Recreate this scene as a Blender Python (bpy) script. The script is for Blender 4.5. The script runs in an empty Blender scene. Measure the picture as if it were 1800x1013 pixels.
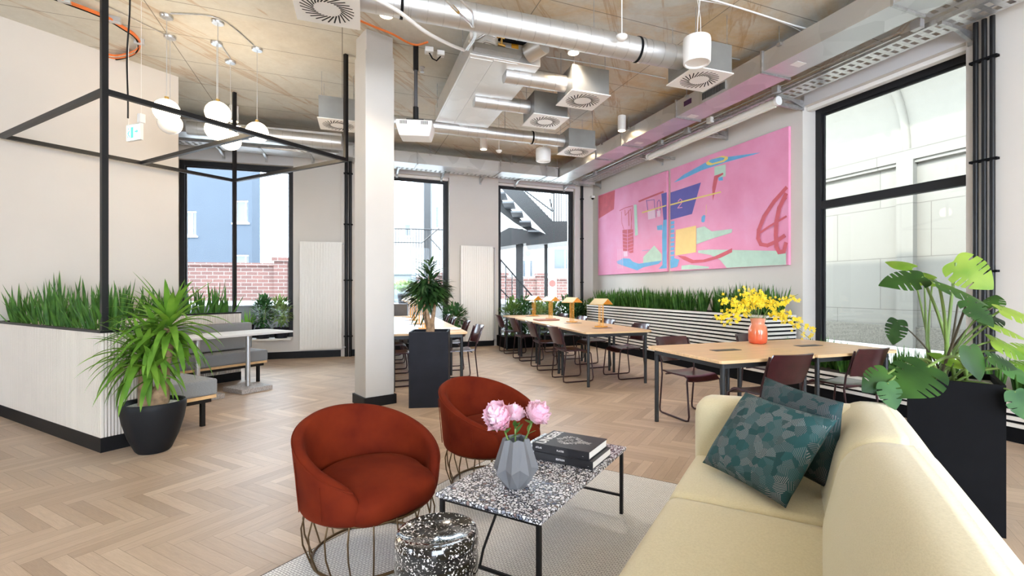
import bpy, math, random
import numpy as np
from mathutils import Vector, Matrix, Euler
rnd = random.Random(7)
PI = math.pi
sc = bpy.context.scene
col = sc.collection

# ------------------------------------------------------------------ camera
H, F, CX, CY = 1.32, 845.0, 950.0, 509.0
cam_data = bpy.data.cameras.new('camera')
cam_data.sensor_width = 36; cam_data.lens = F/1800*36
cam_data.shift_x = (900-CX)/1800; cam_data.shift_y = (CY-506.5)/1800
cam_data.clip_start = .05; cam_data.clip_end = 200
cam = bpy.data.objects.new('camera', cam_data); col.objects.link(cam)
cam.location = (0, 0, H); cam.rotation_euler = (PI/2, 0, 0)
sc.camera = cam

# ------------------------------------------------------------------ world, sun, exposure
w = bpy.data.worlds.new('sky'); sc.world = w; w.use_nodes = True
bgn = w.node_tree.nodes['Background']
bgn.inputs[0].default_value = (.79, .90, 1.05, 1); bgn.inputs[1].default_value = 5.5
sun_d = bpy.data.lights.new('sun', 'SUN'); sun_d.energy = 2.5; sun_d.angle = .03; sun_d.color = (1, .95, .87)
sun = bpy.data.objects.new('sun', sun_d); col.objects.link(sun)
sun.rotation_euler = Vector((.636, .425, -.66)).to_track_quat('-Z', 'Y').to_euler()
vs = sc.view_settings
vs.view_transform = 'Standard'; vs.look = 'None'; vs.gamma = 1; vs.use_curve_mapping = False
vs.exposure = 1.72
cy = sc.cycles
cy.use_denoising = True; cy.max_bounces = 10; cy.diffuse_bounces = 5; cy.glossy_bounces = 4
cy.transparent_max_bounces = 16; cy.sample_clamp_indirect = 6; cy.caustics_reflective = False; cy.caustics_refractive = False

# ------------------------------------------------------------------ frames and back-projection used for measuring
def V(*a): return np.array(a, float)
def rot(a): return V(math.cos(a), math.sin(a)), V(-math.sin(a), math.cos(a))
AR = math.radians(22.4); UR, VR = rot(AR)                # right hand part of the room
AL = math.radians(28.5)
DL, DR = V(-math.cos(AL), math.sin(AL)), V(math.sin(AL), math.cos(AL))
def R(d, e, z=0): p = UR*d+VR*e; return (p[0], p[1], z)
def L(l, r, z=0): p = DL*l+DR*r; return (p[0], p[1], z)
def G(x, y, z=0):
    Y = F*(H-z)/(y-CY); return ((x-CX)/F*Y, Y, z)
def PY(x, y, Y): return ((x-CX)/F*Y, Y, H-(y-CY)*Y/F)
def at_d(x, y, d):                                       # point seen at (x, y) on the plane R-distance d
    k = (x-CX)/F; Y = d/(k*UR[0]+UR[1]); X = k*Y
    return X*VR[0]+Y*VR[1], H-(y-CY)*Y/F                 # e, z

# ------------------------------------------------------------------ mesh builder
class MB:
    def __init__(s): s.v = []; s.f = []; s.m = []; s.mi = 0
    def add(s, vs_, fs):
        n = len(s.v); s.v += [tuple(float(c) for c in p) for p in vs_]
        s.f += [tuple(i+n for i in f) for f in fs]; s.m += [s.mi]*len(fs); return s
    def box(s, c, size, rz=0, M=None):
        x, y, z = [q/2 for q in size]; P = []
        for a, b, d in ((-1,-1,-1),(1,-1,-1),(1,1,-1),(-1,1,-1),(-1,-1,1),(1,-1,1),(1,1,1),(-1,1,1)):
            p = Vector((a*x, b*y, d*z))
            if M is not None: p = M @ p
            if rz: p = Matrix.Rotation(rz, 3, 'Z') @ p
            P.append((p.x+c[0], p.y+c[1], p.z+c[2]))
        return s.add(P, [(0,3,2,1),(4,5,6,7),(0,1,5,4),(1,2,6,5),(2,3,7,6),(3,0,4,7)])
    def bb(s, x0, x1, y0, y1, z0, z1):
        return s.box(((x0+x1)/2, (y0+y1)/2, (z0+z1)/2), (abs(x1-x0), abs(y1-y0), abs(z1-z0)))
    def prism(s, pts, z0, z1):
        n = len(pts)
        a = sum(pts[i][0]*pts[(i+1)%n][1]-pts[(i+1)%n][0]*pts[i][1] for i in range(n))
        if a < 0: pts = pts[::-1]
        P = [(p[0], p[1], z0) for p in pts]+[(p[0], p[1], z1) for p in pts]
        return s.add(P, [tuple(range(n))[::-1], tuple(range(n, 2*n))]+[(i, (i+1)%n, (i+1)%n+n, i+n) for i in range(n)])
    def tube(s, path, r, n=8, closed=False, cap=True):
        path = [Vector(p) for p in path]; m = len(path)
        rr = r if isinstance(r, (list, tuple)) else [r]*m
        P = []; up = None
        for i, p in enumerate(path):
            if closed: t = (path[(i+1)%m]-path[i-1])
            else: t = path[min(i+1, m-1)]-path[max(i-1, 0)]
            t = t.normalized() if t.length > 1e-9 else Vector((0,0,1))
            if up is None:
                up = Vector((0,0,1)) if abs(t.z) < .9 else Vector((1,0,0))
            a = t.cross(up)
            if a.length < 1e-6: a = t.cross(Vector((0,1,0)))
            a.normalize(); b = a.cross(t).normalized(); up = b
            for k in range(n):
                q = p+(a*math.cos(2*PI*k/n)+b*math.sin(2*PI*k/n))*rr[i]
                P.append(tuple(q))
        fs = []
        for i in range(m if closed else m-1):
            j = (i+1)%m
            for k in range(n): fs.append((i*n+k, i*n+(k+1)%n, j*n+(k+1)%n, j*n+k))
        if cap and not closed: fs += [tuple(range(n))[::-1], tuple(range((m-1)*n, m*n))]
        fs = [f[::-1] for f in fs]
        return s.add(P, fs)
    def lathe(s, prof, n=32, c=(0,0,0), sx=1, sy=1, rz=0, M=None):
        P = []; m = len(prof)
        for r_, z in prof:
            for k in range(n):
                a = 2*PI*k/n; x, y = r_*math.cos(a)*sx, r_*math.sin(a)*sy
                p = Vector((x*math.cos(rz)-y*math.sin(rz), x*math.sin(rz)+y*math.cos(rz), z))
                if M is not None: p = M @ p
                P.append((p.x+c[0], p.y+c[1], p.z+c[2]))
        fs = [(i*n+k, i*n+(k+1)%n, (i+1)*n+(k+1)%n, (i+1)*n+k) for i in range(m-1) for k in range(n)]
        if prof[0][0] > 1e-6: fs.append(tuple(range(n))[::-1])
        if prof[-1][0] > 1e-6: fs.append(tuple(range((m-1)*n, m*n)))
        return s.add(P, fs)
    def grid(s, pts, closed_u=False):                     # pts[i][j]
        m, n = len(pts), len(pts[0]); P = [p for r_ in pts for p in r_]; fs = []
        for i in range(m-1):
            for j in range(n if closed_u else n-1): fs.append((i*n+j, i*n+(j+1)%n, (i+1)*n+(j+1)%n, (i+1)*n+j))
        return s.add(P, fs)
    def sheet(s, pts, t):                                 # thick curved sheet from a grid of points
        A = np.array(pts, float); m, n = A.shape[:2]
        du = np.gradient(A, axis=0); dv = np.gradient(A, axis=1); N = np.cross(du, dv)
        N /= np.maximum(np.linalg.norm(N, axis=2, keepdims=True), 1e-9)
        T, B = A+N*t/2, A-N*t/2
        P = [tuple(p) for p in T.reshape(-1, 3)]+[tuple(p) for p in B.reshape(-1, 3)]; k = m*n; fs = []
        for i in range(m-1):
            for j in range(n-1):
                a, b, c, d = i*n+j, i*n+j+1, (i+1)*n+j+1, (i+1)*n+j
                fs += [(d, c, b, a)[::-1], (a+k, b+k, c+k, d+k)[::-1]]
        rim = [j for j in range(n)]+[i*n+n-1 for i in range(1, m)]+[(m-1)*n+j for j in range(n-2, -1, -1)]+[i*n for i in range(m-2, 0, -1)]
        for q in range(len(rim)):
            a, b = rim[q], rim[(q+1)%len(rim)]; fs.append((b, a, a+k, b+k)[::-1])
        return s.add(P, fs)
    def blade(s, p, d, length, width, droop=0., n=5, up=(0,0,1), fold=.25, tip=.0, base=.35, peak=.4):
        # a leaf: starts at p along d, bends down by droop, tapers at both ends
        d = Vector(d).normalized(); p = Vector(p); g = Vector((0,0,-1))
        side = d.cross(Vector(up))
        if side.length < 1e-3: side = d.cross(Vector((rnd.uniform(-1,1), rnd.uniform(-1,1), .1)))
        side.normalize(); P = []
        for i in range(n+1):
            t = i/n
            if t < peak: wd = base+(1-base)*math.sin(PI/2*t/peak)
            else: wd = max(tip, math.cos(PI/2*(t-peak)/(1-peak))**.8)
            nrm = side.cross(d).normalized(); wv = side*width*wd/2; f_ = nrm*fold*width*wd/2
            P += [tuple(p-wv+f_), tuple(p), tuple(p+wv+f_)]
            p = p+d*length/n
            d = (d+g*droop/n).normalized()
        fs = []
        for i in range(n): a = i*3; fs += [(a, a+1, a+4, a+3), (a+1, a+2, a+5, a+4)]
        return s.add(P, fs)
    def build(s, name, mat, parent=None, loc=(0,0,0), rz=0, smooth=None, bevel=0, seg=2, sub=0, uv=None, **props):
        me = bpy.data.meshes.new(name); me.from_pydata(s.v, [], s.f)
        mats = mat if isinstance(mat, (list, tuple)) else [mat]
        for m_ in mats: me.materials.append(m_)
        if len(mats) > 1: me.polygons.foreach_set('material_index', s.m)
        me.validate(); me.update()
        if smooth is not None:
            me.polygons.foreach_set('use_smooth', [True]*len(me.polygons))
            if smooth < 180:
                try: me.set_sharp_from_angle(angle=math.radians(smooth))
                except Exception: pass
        o = bpy.data.objects.new(name, me); col.objects.link(o)
        o.location = loc; o.rotation_euler = (0, 0, rz)
        if parent is not None: o.parent = parent
        if bevel:
            b = o.modifiers.new('bevel', 'BEVEL'); b.width = bevel; b.segments = seg; b.limit_method = 'ANGLE'; b.angle_limit = math.radians(40)
        if sub:
            q = o.modifiers.new('sub', 'SUBSURF'); q.levels = sub; q.render_levels = sub
        for k, v_ in props.items(): o[k] = v_
        return o

def tag(o, label=None, cat=None, group=None, kind=None):
    if label: o['label'] = label
    if cat: o['category'] = cat
    if group: o['group'] = group
    if kind: o['kind'] = kind
    return o
def empty(name, loc=(0,0,0), rz=0, label=None, cat=None, group=None, kind=None):
    o = bpy.data.objects.new(name, None); col.objects.link(o); o.empty_display_size = .1
    o.location = loc; o.rotation_euler = (0, 0, rz)
    return tag(o, label, cat, group, kind)
def dup(o, loc=None, rz=None, label=None, group=None, scale=None):
    r_ = o.copy(); col.objects.link(r_)
    if loc is not None: r_.location = loc
    if rz is not None: r_.rotation_euler = (0, 0, rz)
    if label: r_['label'] = label
    if group: r_['group'] = group
    if scale: r_.scale = scale
    def kids(src, dst):
        for ch in list(src.children):
            c = ch.copy(); col.objects.link(c); c.parent = dst; c.matrix_parent_inverse = ch.matrix_parent_inverse
            kids(ch, c)
    kids(o, r_)
    return r_

# ------------------------------------------------------------------ materials
def sl(c):                                               # srgb 0-255 to linear
    return tuple((x/255/12.92 if x/255 <= .04045 else ((x/255+.055)/1.055)**2.4) for x in c)
class NT:
    def __init__(s, name):
        s.m = bpy.data.materials.new(name); s.m.use_nodes = True; s.t = s.m.node_tree
        s.b = s.t.nodes['Principled BSDF']; s.out = s.t.nodes['Material Output']
    def n(s, typ, **kw):
        o = s.t.nodes.new('ShaderNode'+typ)
        for k, v_ in kw.items():
            if k.startswith('i_'):
                key = k[2:]; key = int(key) if key.isdigit() else key.replace('_', ' ')
                o.inputs[key].default_value = v_
            else: setattr(o, k, v_)
        return o
    def l(s, a, b): s.t.links.new(a, b)
    def ramp(s, fac, stops, interp='LINEAR'):
        r_ = s.n('ValToRGB'); r_.color_ramp.interpolation = interp; e = r_.color_ramp.elements
        while len(e) < len(stops): e.new(.5)
        for x, (p, c) in zip(e, stops): x.position = p; x.color = (*c[:3], 1)
        s.l(fac, r_.inputs[0]); return r_.outputs[0]
    def coord(s, scale=(1,1,1), rotz=0, what='Object'):
        tc = s.n('TexCoord'); mp = s.n('Mapping'); mp.inputs['Scale'].default_value = scale; mp.inputs['Rotation'].default_value = (0,0,rotz)
        mp.vector_type = 'TEXTURE'; mp.inputs['Rotation'].default_value = (0, 0, -rotz); mp.inputs['Scale'].default_value = tuple(1/q for q in scale)
        s.l(tc.outputs[what], mp.inputs[0]); return mp.outputs[0]
    def noise(s, vec, scale, detail=3, rough=.5, dist=0):
        n_ = s.n('TexNoise'); n_.inputs['Scale'].default_value = scale; n_.inputs['Detail'].default_value = detail
        n_.inputs['Roughness'].default_value = rough; n_.inputs['Distortion'].default_value = dist
        if vec is not None: s.l(vec, n_.inputs['Vector'])
        return n_.outputs[0]
    def mix(s, fac, a, b, mode='MIX'):
        x = s.n('Mix', data_type='RGBA', blend_type=mode)
        for sock, v_ in ((x.inputs[0], fac), (x.inputs[6], a), (x.inputs[7], b)):
            if hasattr(v_, 'is_linked'): s.l(v_, sock)
            elif isinstance(v_, (int, float)): sock.default_value = v_
            else: sock.default_value = (*v_[:3], 1)
        return x.outputs[2]
    def math(s, op, a, b=None, c=None):
        x = s.n('Math', operation=op)
        for i, v_ in enumerate((a, b, c)):
            if v_ is None: continue
            if hasattr(v_, 'is_linked'): s.l(v_, x.inputs[i])
            else: x.inputs[i].default_value = v_
        return x.outputs[0]
    def bump(s, h, strength=.3, dist=.01):
        b = s.n('Bump'); b.inputs['Strength'].default_value = strength; b.inputs['Distance'].default_value = dist
        s.l(h, b.inputs['Height']); s.l(b.outputs[0], s.b.inputs['Normal'])
    def base(s, c):
        if hasattr(c, 'is_linked'): s.l(c, s.b.inputs['Base Color'])
        else: s.b.inputs['Base Color'].default_value = (*c[:3], 1)
    def set(s, **kw):
        for k, v_ in kw.items(): s.b.inputs[k.replace('_', ' ')].default_value = v_
        return s
def simple(name, c, rough=.5, metal=0, var=0, vs_=8, bump=0, bs=60, coat=0, spec=None):
    t = NT(name); t.set(Roughness=rough, Metallic=metal)
    if coat: t.set(Coat_Weight=coat, Coat_Roughness=.1)
    if spec is not None: t.b.inputs['Specular IOR Level'].default_value = spec
    v_ = t.coord()
    if var:
        t.base(t.ramp(t.noise(v_, vs_, 4), [(.3, tuple(x*(1-var) for x in c)), (.7, tuple(min(1, x*(1+var)) for x in c))]))
    else:
        t.base(c)
    if bump: t.bump(t.noise(v_, bs, 3), bump, .004)
    return t.m
def emis(name, c, st):
    t = NT(name); t.base(c); t.b.inputs['Emission Color'].default_value = (*c, 1); t.b.inputs['Emission Strength'].default_value = st
    return t.m

M = {}
M['wall'] = simple('cream_plaster', sl((213,207,199)), .85, var=.02, vs_=1.5, bump=.05, bs=25)
M['wall_w'] = simple('white_paint', sl((234,231,226)), .7)
M['col'] = simple('column_plaster', sl((196,192,186)), .8, var=.025, vs_=2.5, bump=.08, bs=20)
M['black'] = simple('black_metal', (.006,.006,.007), .42, var=.1, spec=.35)
M['blackm'] = simple('black_matt', (.007,.007,.008), .75, var=.1, spec=.06)
M['baseb'] = simple('black_skirting', (.008,.008,.009), .5, spec=.2)
M['frame'] = simple('anthracite_window_frame', (.014,.0145,.017), .5, spec=.35)
M['anth'] = simple('anthracite_planter', (.016,.017,.022), .6, var=.15, vs_=5, spec=.12)
M['white'] = simple('white_plastic', sl((238,236,232)), .4)
M['rad'] = simple('radiator_enamel', sl((236,233,226)), .35)
M['slat'] = simple('cream_slat', sl((225,220,212)), .5, var=.03)
M['yellow'] = simple('yellow_metal', (.85,.42,.03), .4)
M['cream_metal'] = simple('pale_yellow_metal', (.75,.62,.36), .4)
M['maroon'] = simple('maroon_stained_ply', (.045,.008,.013), .3, var=.25, vs_=14, coat=.4)
M['maroonm'] = simple('dark_maroon_tube', (.035,.012,.014), .35, metal=.3)
M['soil'] = simple('dark_soil', (.03,.022,.016), .95, var=.5, vs_=60, bump=.8, bs=90)
M['grey_metal'] = simple('table_leg_steel', (.035,.038,.042), .4, metal=.4)
M['alu'] = simple('pale_steel_tube', (.55,.55,.55), .35, metal=.6)
M['orange_cable'] = simple('orange_cable', (.8,.2,.04), .5)
M['green_cable'] = simple('green_cable', (.06,.13,.06), .5)
M['paper'] = simple('paper_pages', sl((240,237,230)), .8)
M['gold'] = simple('brass', (.7,.45,.14), .3, metal=1)
M['bronze'] = simple('bronze_wire', (.13,.085,.045), .35, metal=.9)
M['wood_edge'] = simple('pale_plywood', sl((225,185,135)), .5, var=.1, vs_=20)
M['trunk'] = simple('bark', (.30,.19,.11), .9, var=.35, vs_=25, bump=.6, bs=60)
M['pebble'] = simple('grey_pebbles', (.35,.34,.33), .8, var=.5, vs_=40)
M['white_pebble'] = simple('white_gravel', (.55,.54,.52), .8, var=.4, vs_=90, bump=.8, bs=120)
M['dslot'] = simple('dark_opening', (.01,.01,.01), .8)
M['lilac'] = simple('lintel_paint', sl((205,203,203)), .7)
M['canvas_edge'] = simple('pink_canvas', sl((236,150,185)), .7)

def leafmat(name, c1, c2, scale=5, rough=.45, trans=.25):
    t = NT(name); v_ = t.coord()
    c = t.ramp(t.noise(v_, scale, 2), [(.35, c1), (.65, c2)])
    t.base(c); t.set(Roughness=rough+.1); t.b.inputs['Specular IOR Level'].default_value = .3
    tr = t.n('BsdfTranslucent'); t.l(c, tr.inputs[0])
    mx = t.n('MixShader'); mx.inputs[0].default_value = trans
    t.l(t.b.outputs[0], mx.inputs[1]); t.l(tr.outputs[0], mx.inputs[2]); t.l(mx.outputs[0], t.out.inputs[0])
    return t.m
M['snake'] = leafmat('snake_plant_leaf', (.035,.11,.02), (.10,.24,.04), 9)
M['yucca'] = leafmat('yucca_leaf', (.08,.22,.02), (.22,.42,.05), 5, trans=.35)
M['ficus'] = leafmat('dark_leaf', (.012,.045,.012), (.05,.12,.03), 7)
M['shrub'] = leafmat('shrub_leaf', (.05,.14,.03), (.20,.34,.08), 3)
M['shrub2'] = leafmat('variegated_leaf', (.10,.22,.05), (.36,.46,.16), 6)
M['shrub3'] = leafmat('deep_green_leaf', (.02,.08,.02), (.07,.18,.05), 6)
M['mon'] = leafmat('monstera_leaf', (.010,.042,.010), (.042,.115,.018), 4, .3, .25)
M['monl'] = leafmat('young_monstera_leaf', (.16,.33,.03), (.38,.52,.08), 5, .35, .45)
M['stem'] = simple('green_stem', (.14,.22,.05), .5)
M['stemd'] = simple('dark_stem', (.05,.04,.02), .6)

def m_glass():
    t = NT('window_glass'); t.t.nodes.remove(t.b)
    tr = t.n('BsdfTransparent'); tr.inputs[0].default_value = (.95,.97,.965,1)
    gl = t.n('BsdfGlossy'); gl.inputs['Roughness'].default_value = .0
    lw = t.n('Fresnel'); lw.inputs[0].default_value = 1.22
    mx = t.n('MixShader'); t.l(lw.outputs[0], mx.inputs[0]); t.l(tr.outputs[0], mx.inputs[1]); t.l(gl.outputs[0], mx.inputs[2]); t.l(mx.outputs[0], t.out.inputs[0])
    return t.m
M['glass'] = m_glass()
def m_galv(name='galvanised_steel', a=.42, b=.62, rough=.32, scale=18):
    t = NT(name); v_ = t.coord()
    vo = t.n('TexVoronoi'); vo.inputs['Scale'].default_value = scale; t.l(v_, vo.inputs[0])
    t.base(t.ramp(vo.outputs['Color'], [(0, (a,a,a*.99)), (1, (b,b,b*.99))]))
    t.set(Metallic=.85, Roughness=rough); return t.m
M['galv'] = m_galv()
M['duct'] = m_galv('spiral_duct_steel', .60, .68, .40, 3)
M['tray'] = m_galv('cable_tray_steel', .62, .8, .3, 30)
M['casing'] = m_galv('fan_coil_casing', .80, .88, .38, 4)
M['darkgalv'] = simple('box_galvanised', (.30,.30,.29), .45, metal=.7, var=.1, vs_=4)

def m_floor():
    t = NT('oak_herringbone')
    uv = t.n('UVMap', uv_map='UVMap'); mp = t.n('Mapping'); mp.inputs['Scale'].default_value = (1.2, 14, 1); t.l(uv.outputs[0], mp.inputs[0])
    g1 = t.noise(mp.outputs[0], 3.2, 6, .6, .6)
    mp2 = t.n('Mapping'); mp2.inputs['Scale'].default_value = (5, 90, 1); t.l(uv.outputs[0], mp2.inputs[0])
    g2 = t.noise(mp2.outputs[0], 3, 3, .6)
    at = t.n('Attribute', attribute_name='tint', attribute_type='GEOMETRY')
    a = t.ramp(at.outputs['Fac'], [(0, sl((156,136,117))), (.3, sl((167,147,127))), (.6, sl((177,157,137))), (.85, sl((188,169,148))), (1, sl((199,181,160)))])
    b = t.mix(.55, a, t.ramp(g1, [(.3, (.72,.69,.66)), (.7, (1.0,1.0,1.0))]), 'MULTIPLY')
    c = t.mix(.35, b, t.ramp(g2, [(.35, (.75,.72,.68)), (.6, (1,1,1))]), 'MULTIPLY')
    br = t.mix(1, c, (1.29,1.28,1.27), 'MULTIPLY')
    t.base(br); t.set(Roughness=.38); t.b.inputs['Specular IOR Level'].default_value = .45
    t.l(t.ramp(g1, [(.2, (.34,)*3), (.8, (.5,)*3)]), t.b.inputs['Roughness'])
    t.bump(g2, .08, .002); return t.m
M['floor'] = m_floor()
def m_wood(name, c, sx=1, sy=18, rough=.35, amt=.16):
    t = NT(name); v_ = t.coord((sx, sy, sy))
    n1 = t.noise(v_, 1.6, 5, .6, .5)
    t.base(t.ramp(n1, [(.3, tuple(x*(1-amt) for x in c)), (.7, tuple(min(1, x*(1+amt*.6)) for x in c))])); t.set(Roughness=rough)
    return t.m
M['table'] = m_wood('pale_oak_desk', sl((232,196,150)))
def m_ceiling():
    t = NT('board_marked_concrete'); v_ = t.coord((1,1,1), -AR)
    br = t.n('TexBrick', offset=0.0, squash=1); br.inputs['Scale'].default_value = 1
    br.inputs['Brick Width'].default_value = 1.85; br.inputs['Row Height'].default_value = .74; br.inputs['Mortar Size'].default_value = .005
    br.inputs['Color1'].default_value = (0,0,0,1); br.inputs['Color2'].default_value = (1,1,1,1); br.inputs['Mortar'].default_value = (.5,.5,.5,1)
    t.l(v_, br.inputs['Vector'])
    raw = t.coord()
    n1 = t.noise(raw, 1.0, 7, .65, .8)
    n2 = t.noise(raw, .45, 3)
    n3 = t.noise(raw, 6, 6, .7)
    n4 = t.noise(raw, 30, 4, .7)
    grey = t.mix(n3, sl((196,193,181)), sl((227,225,215)))
    och = t.mix(n3, sl((190,146,88)), sl((226,198,148)))
    sx_ = t.n('SeparateXYZ'); t.l(raw, sx_.inputs[0])
    rx = t.math('MULTIPLY_ADD', sx_.outputs[0], .10, .02)
    big = t.ramp(t.math('ADD', n2, rx), [(.42, (0,0,0)), (.72, (1,1,1))])
    f_ = t.math('MULTIPLY', t.ramp(n1, [(.42, (0,0,0)), (.62, (1,1,1))]), t.math('MULTIPLY_ADD', big, .8, .12))
    c = t.mix(f_, grey, och)
    v3 = t.coord((.35, 3.4, 1), -1.30)
    streak = t.ramp(t.noise(v3, 1.1, 6, .6, .5), [(.57, (0,0,0)), (.60, (.55,)*3), (.63, (.1,)*3), (.70, (0,0,0))])
    c = t.mix(streak, c, sl((176,134,84)))
    c = t.mix(t.math('MULTIPLY', n4, .18), c, sl((120,105,84)))
    c = t.mix(t.math('MULTIPLY', br.outputs['Fac'], .8), c, (.13,.115,.09))
    t.base(c); t.set(Roughness=.7); t.bump(n3, .12, .01); return t.m
M['ceiling'] = m_ceiling()
def m_brick(name, c1, c2, mort, bw=.24, rh=.075, scale=1, rx=PI/2):
    t = NT(name); tc = t.n('TexCoord'); mp = t.n('Mapping'); mp.inputs['Rotation'].default_value = (rx, 0, 0); t.l(tc.outputs['Object'], mp.inputs[0])
    br = t.n('TexBrick'); br.inputs['Scale'].default_value = scale; br.inputs['Brick Width'].default_value = bw; br.inputs['Row Height'].default_value = rh
    br.inputs['Mortar Size'].default_value = .008; br.inputs['Color1'].default_value = (*c1,1); br.inputs['Color2'].default_value = (*c2,1); br.inputs['Mortar'].default_value = (*mort,1)
    t.l(mp.outputs[0], br.inputs['Vector']); t.base(br.outputs[0]); t.set(Roughness=.9); return t.m
M['brick'] = m_brick('red_brick', (.090,.040,.032), (.065,.030,.025), (.17,.155,.14), .36, .13)
M['stone'] = m_brick('cream_stone', (.165,.155,.133), (.152,.143,.122), (.10,.092,.076), 1.7, .95)
M['plinth'] = simple('speckled_stone', (.115,.105,.085), .9, var=.35, vs_=60)
M['vault'] = simple('vault_plaster', (.20,.187,.155), .9, var=.03)
M['pave'] = simple('pavement', (.22,.22,.22), .9, var=.15, vs_=3)
M['blue'] = simple('blue_render', (.030,.041,.056), .9, var=.04, vs_=1)
M['pale'] = simple('pale_render', (.24,.24,.235), .9)
M['stairm'] = simple('galvanised_stair', (.008,.0085,.0095), .5, metal=.2)
M['tread'] = simple('stair_tread', (.05,.054,.06), .6)
M['win_dark'] = simple('far_window_glass', (.05,.06,.07), .15)
M['ledge'] = simple('grey_stone_ledge', (.17,.17,.175), .85, var=.15, vs_=6)

def m_velvet():
    t = NT('rust_velvet'); v_ = t.coord()
    t.base(t.ramp(t.noise(v_, 6, 3), [(.3, (.095,.0085,.002)), (.7, (.155,.018,.004))])); t.set(Roughness=.85); t.b.inputs['Specular IOR Level'].default_value = .12
    t.set(Sheen_Weight=.05, Sheen_Roughness=.3); t.b.inputs['Sheen Tint'].default_value = (1,.22,.06,1)
    t.bump(t.noise(v_, 300, 2), .1, .001); return t.m
M['velvet'] = m_velvet()
def m_sofa():
    t = NT('ochre_wool'); v_ = t.coord()
    v2 = t.coord((1, 1, 6)); n1 = t.noise(v2, 110, 3, .8); n2 = t.noise(v_, 220, 2)
    a = t.mix(n1, sl((166,152,110)), sl((238,228,198)))
    t.base(t.mix(n2, a, sl((212,200,162)))); t.set(Roughness=.9, Sheen_Weight=.25); t.bump(n2, .35, .002); return t.m
M['sofa'] = m_sofa()
def m_bench():
    t = NT('grey_wool'); v_ = t.coord((1,1,5)); n1 = t.noise(v_, 90, 3, .7)
    t.base(t.ramp(n1, [(.3, (.17,.173,.176)), (.7, (.31,.315,.32))])); t.set(Roughness=.95); return t.m
M['bench'] = m_bench()
def m_terrazzo():
    t = NT('terrazzo'); v_ = t.coord()
    vo = t.n('TexVoronoi'); vo.inputs['Scale'].default_value = 62; t.l(v_, vo.inputs[0])
    ve = t.n('TexVoronoi', feature='DISTANCE_TO_EDGE'); ve.inputs['Scale'].default_value = 62; t.l(v_, ve.inputs[0])
    sep = t.n('SeparateColor'); t.l(vo.outputs['Color'], sep.inputs[0])
    chip = t.ramp(sep.outputs[0], [(0, (.30,.32,.38)), (.10, (.72,.73,.76)), (.35, (.8,.8,.82)), (.88, (.26,.18,.17)), (.93, (.12,.14,.2)), (1, (.7,.6,.55))], 'CONSTANT')
    mask = t.ramp(ve.outputs[0], [(.10, (0,0,0)), (.14, (1,1,1))])
    v2 = t.n('TexVoronoi'); v2.inputs['Scale'].default_value = 210; t.l(v_, v2.inputs[0])
    fine = t.ramp(v2.outputs[0], [(.26, (.7,.7,.72)), (.32, (.010,.012,.024))])
    t.base(t.mix(mask, fine, chip)); t.set(Roughness=.22); return t.m
M['terrazzo'] = m_terrazzo()
def m_speckle():
    t = NT('speckled_enamel'); v_ = t.coord()
    wv = t.noise(v_, 115, 3, .6, .5)
    dens = t.noise(v_, 5, 2)
    f_ = t.math('ADD', wv, t.math('MULTIPLY', t.math('SUBTRACT', dens, .5), .25))
    t.base(t.ramp(f_, [(.59, (.004,.004,.005)), (.605, (.8,.78,.74))])); t.set(Roughness=.12, Coat_Weight=.6); return t.m
M['speckle'] = m_speckle()
def m_rug():
    t = NT('woven_rug'); v_ = t.coord((1,1,1), 0)
    br = t.n('TexBrick', offset=.5); br.inputs['Scale'].default_value = 1; br.inputs['Brick Width'].default_value = .022; br.inputs['Row Height'].default_value = .011
    br.inputs['Mortar Size'].default_value = .0022; br.inputs['Mortar Smooth'].default_value = .3
    br.inputs['Color1'].default_value = (.93,.92,.90,1); br.inputs['Color2'].default_value = (.85,.84,.82,1); br.inputs['Mortar'].default_value = (.42,.41,.41,1)
    dn = t.noise(v_, 60, 2); 
    ad = t.n('VectorMath', operation='ADD'); sc_ = t.n('VectorMath', operation='SCALE'); sc_.inputs['Scale'].default_value = .010
    nn = t.n('TexNoise'); nn.inputs['Scale'].default_value = 40; t.l(v_, nn.inputs['Vector']); t.l(nn.outputs['Color'], sc_.inputs[0])
    t.l(v_, ad.inputs[0]); t.l(sc_.outputs[0], ad.inputs[1]); t.l(ad.outputs[0], br.inputs['Vector'])
    t.base(br.outputs['Color']); t.set(Roughness=.95); t.bump(br.outputs['Fac'], -.25, .003); return t.m
M['rug'] = m_rug()
def m_pillow(name, c1, c2, c3):
    t = NT(name); v_ = t.coord()
    vo = t.n('TexVoronoi'); vo.inputs['Scale'].default_value = 27; t.l(v_, vo.inputs[0])
    sep = t.n('SeparateColor'); t.l(vo.outputs['Color'], sep.inputs[0])
    sx_ = t.n('SeparateXYZ'); t.l(v_, sx_.inputs[0])
    ang = t.math('MULTIPLY', sep.outputs[0], 6.28)
    u = t.math('ADD', t.math('MULTIPLY', sx_.outputs[0], t.math('COSINE', ang)), t.math('MULTIPLY', sx_.outputs[1], t.math('SINE', ang)))
    st = t.math('SINE', t.math('MULTIPLY', u, 1150))
    line = t.ramp(st, [(.25, (0,0,0)), (.45, (1,1,1))])
    wh = t.ramp(sep.outputs[1], [(0, (0,)*3), (.30, (.35,)*3), (.55, (.75,)*3), (.8, (.15,)*3)], 'CONSTANT')
    cell = t.mix(sep.outputs[2], c1, c2)
    t.base(t.mix(t.math('MULTIPLY', line, wh), cell, c3)); t.set(Roughness=.85); return t.m
M['pillow'] = m_pillow('teal_patterned_fabric', (.004,.038,.040), (.009,.066,.069), (.27,.24,.24))
M['pillow2'] = m_pillow('deep_teal_patterned_fabric', (.003,.026,.029), (.006,.042,.045), (.15,.12,.125))
M['vase'] = simple('grey_cast_concrete', (.155,.158,.168), .75, var=.04)
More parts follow.
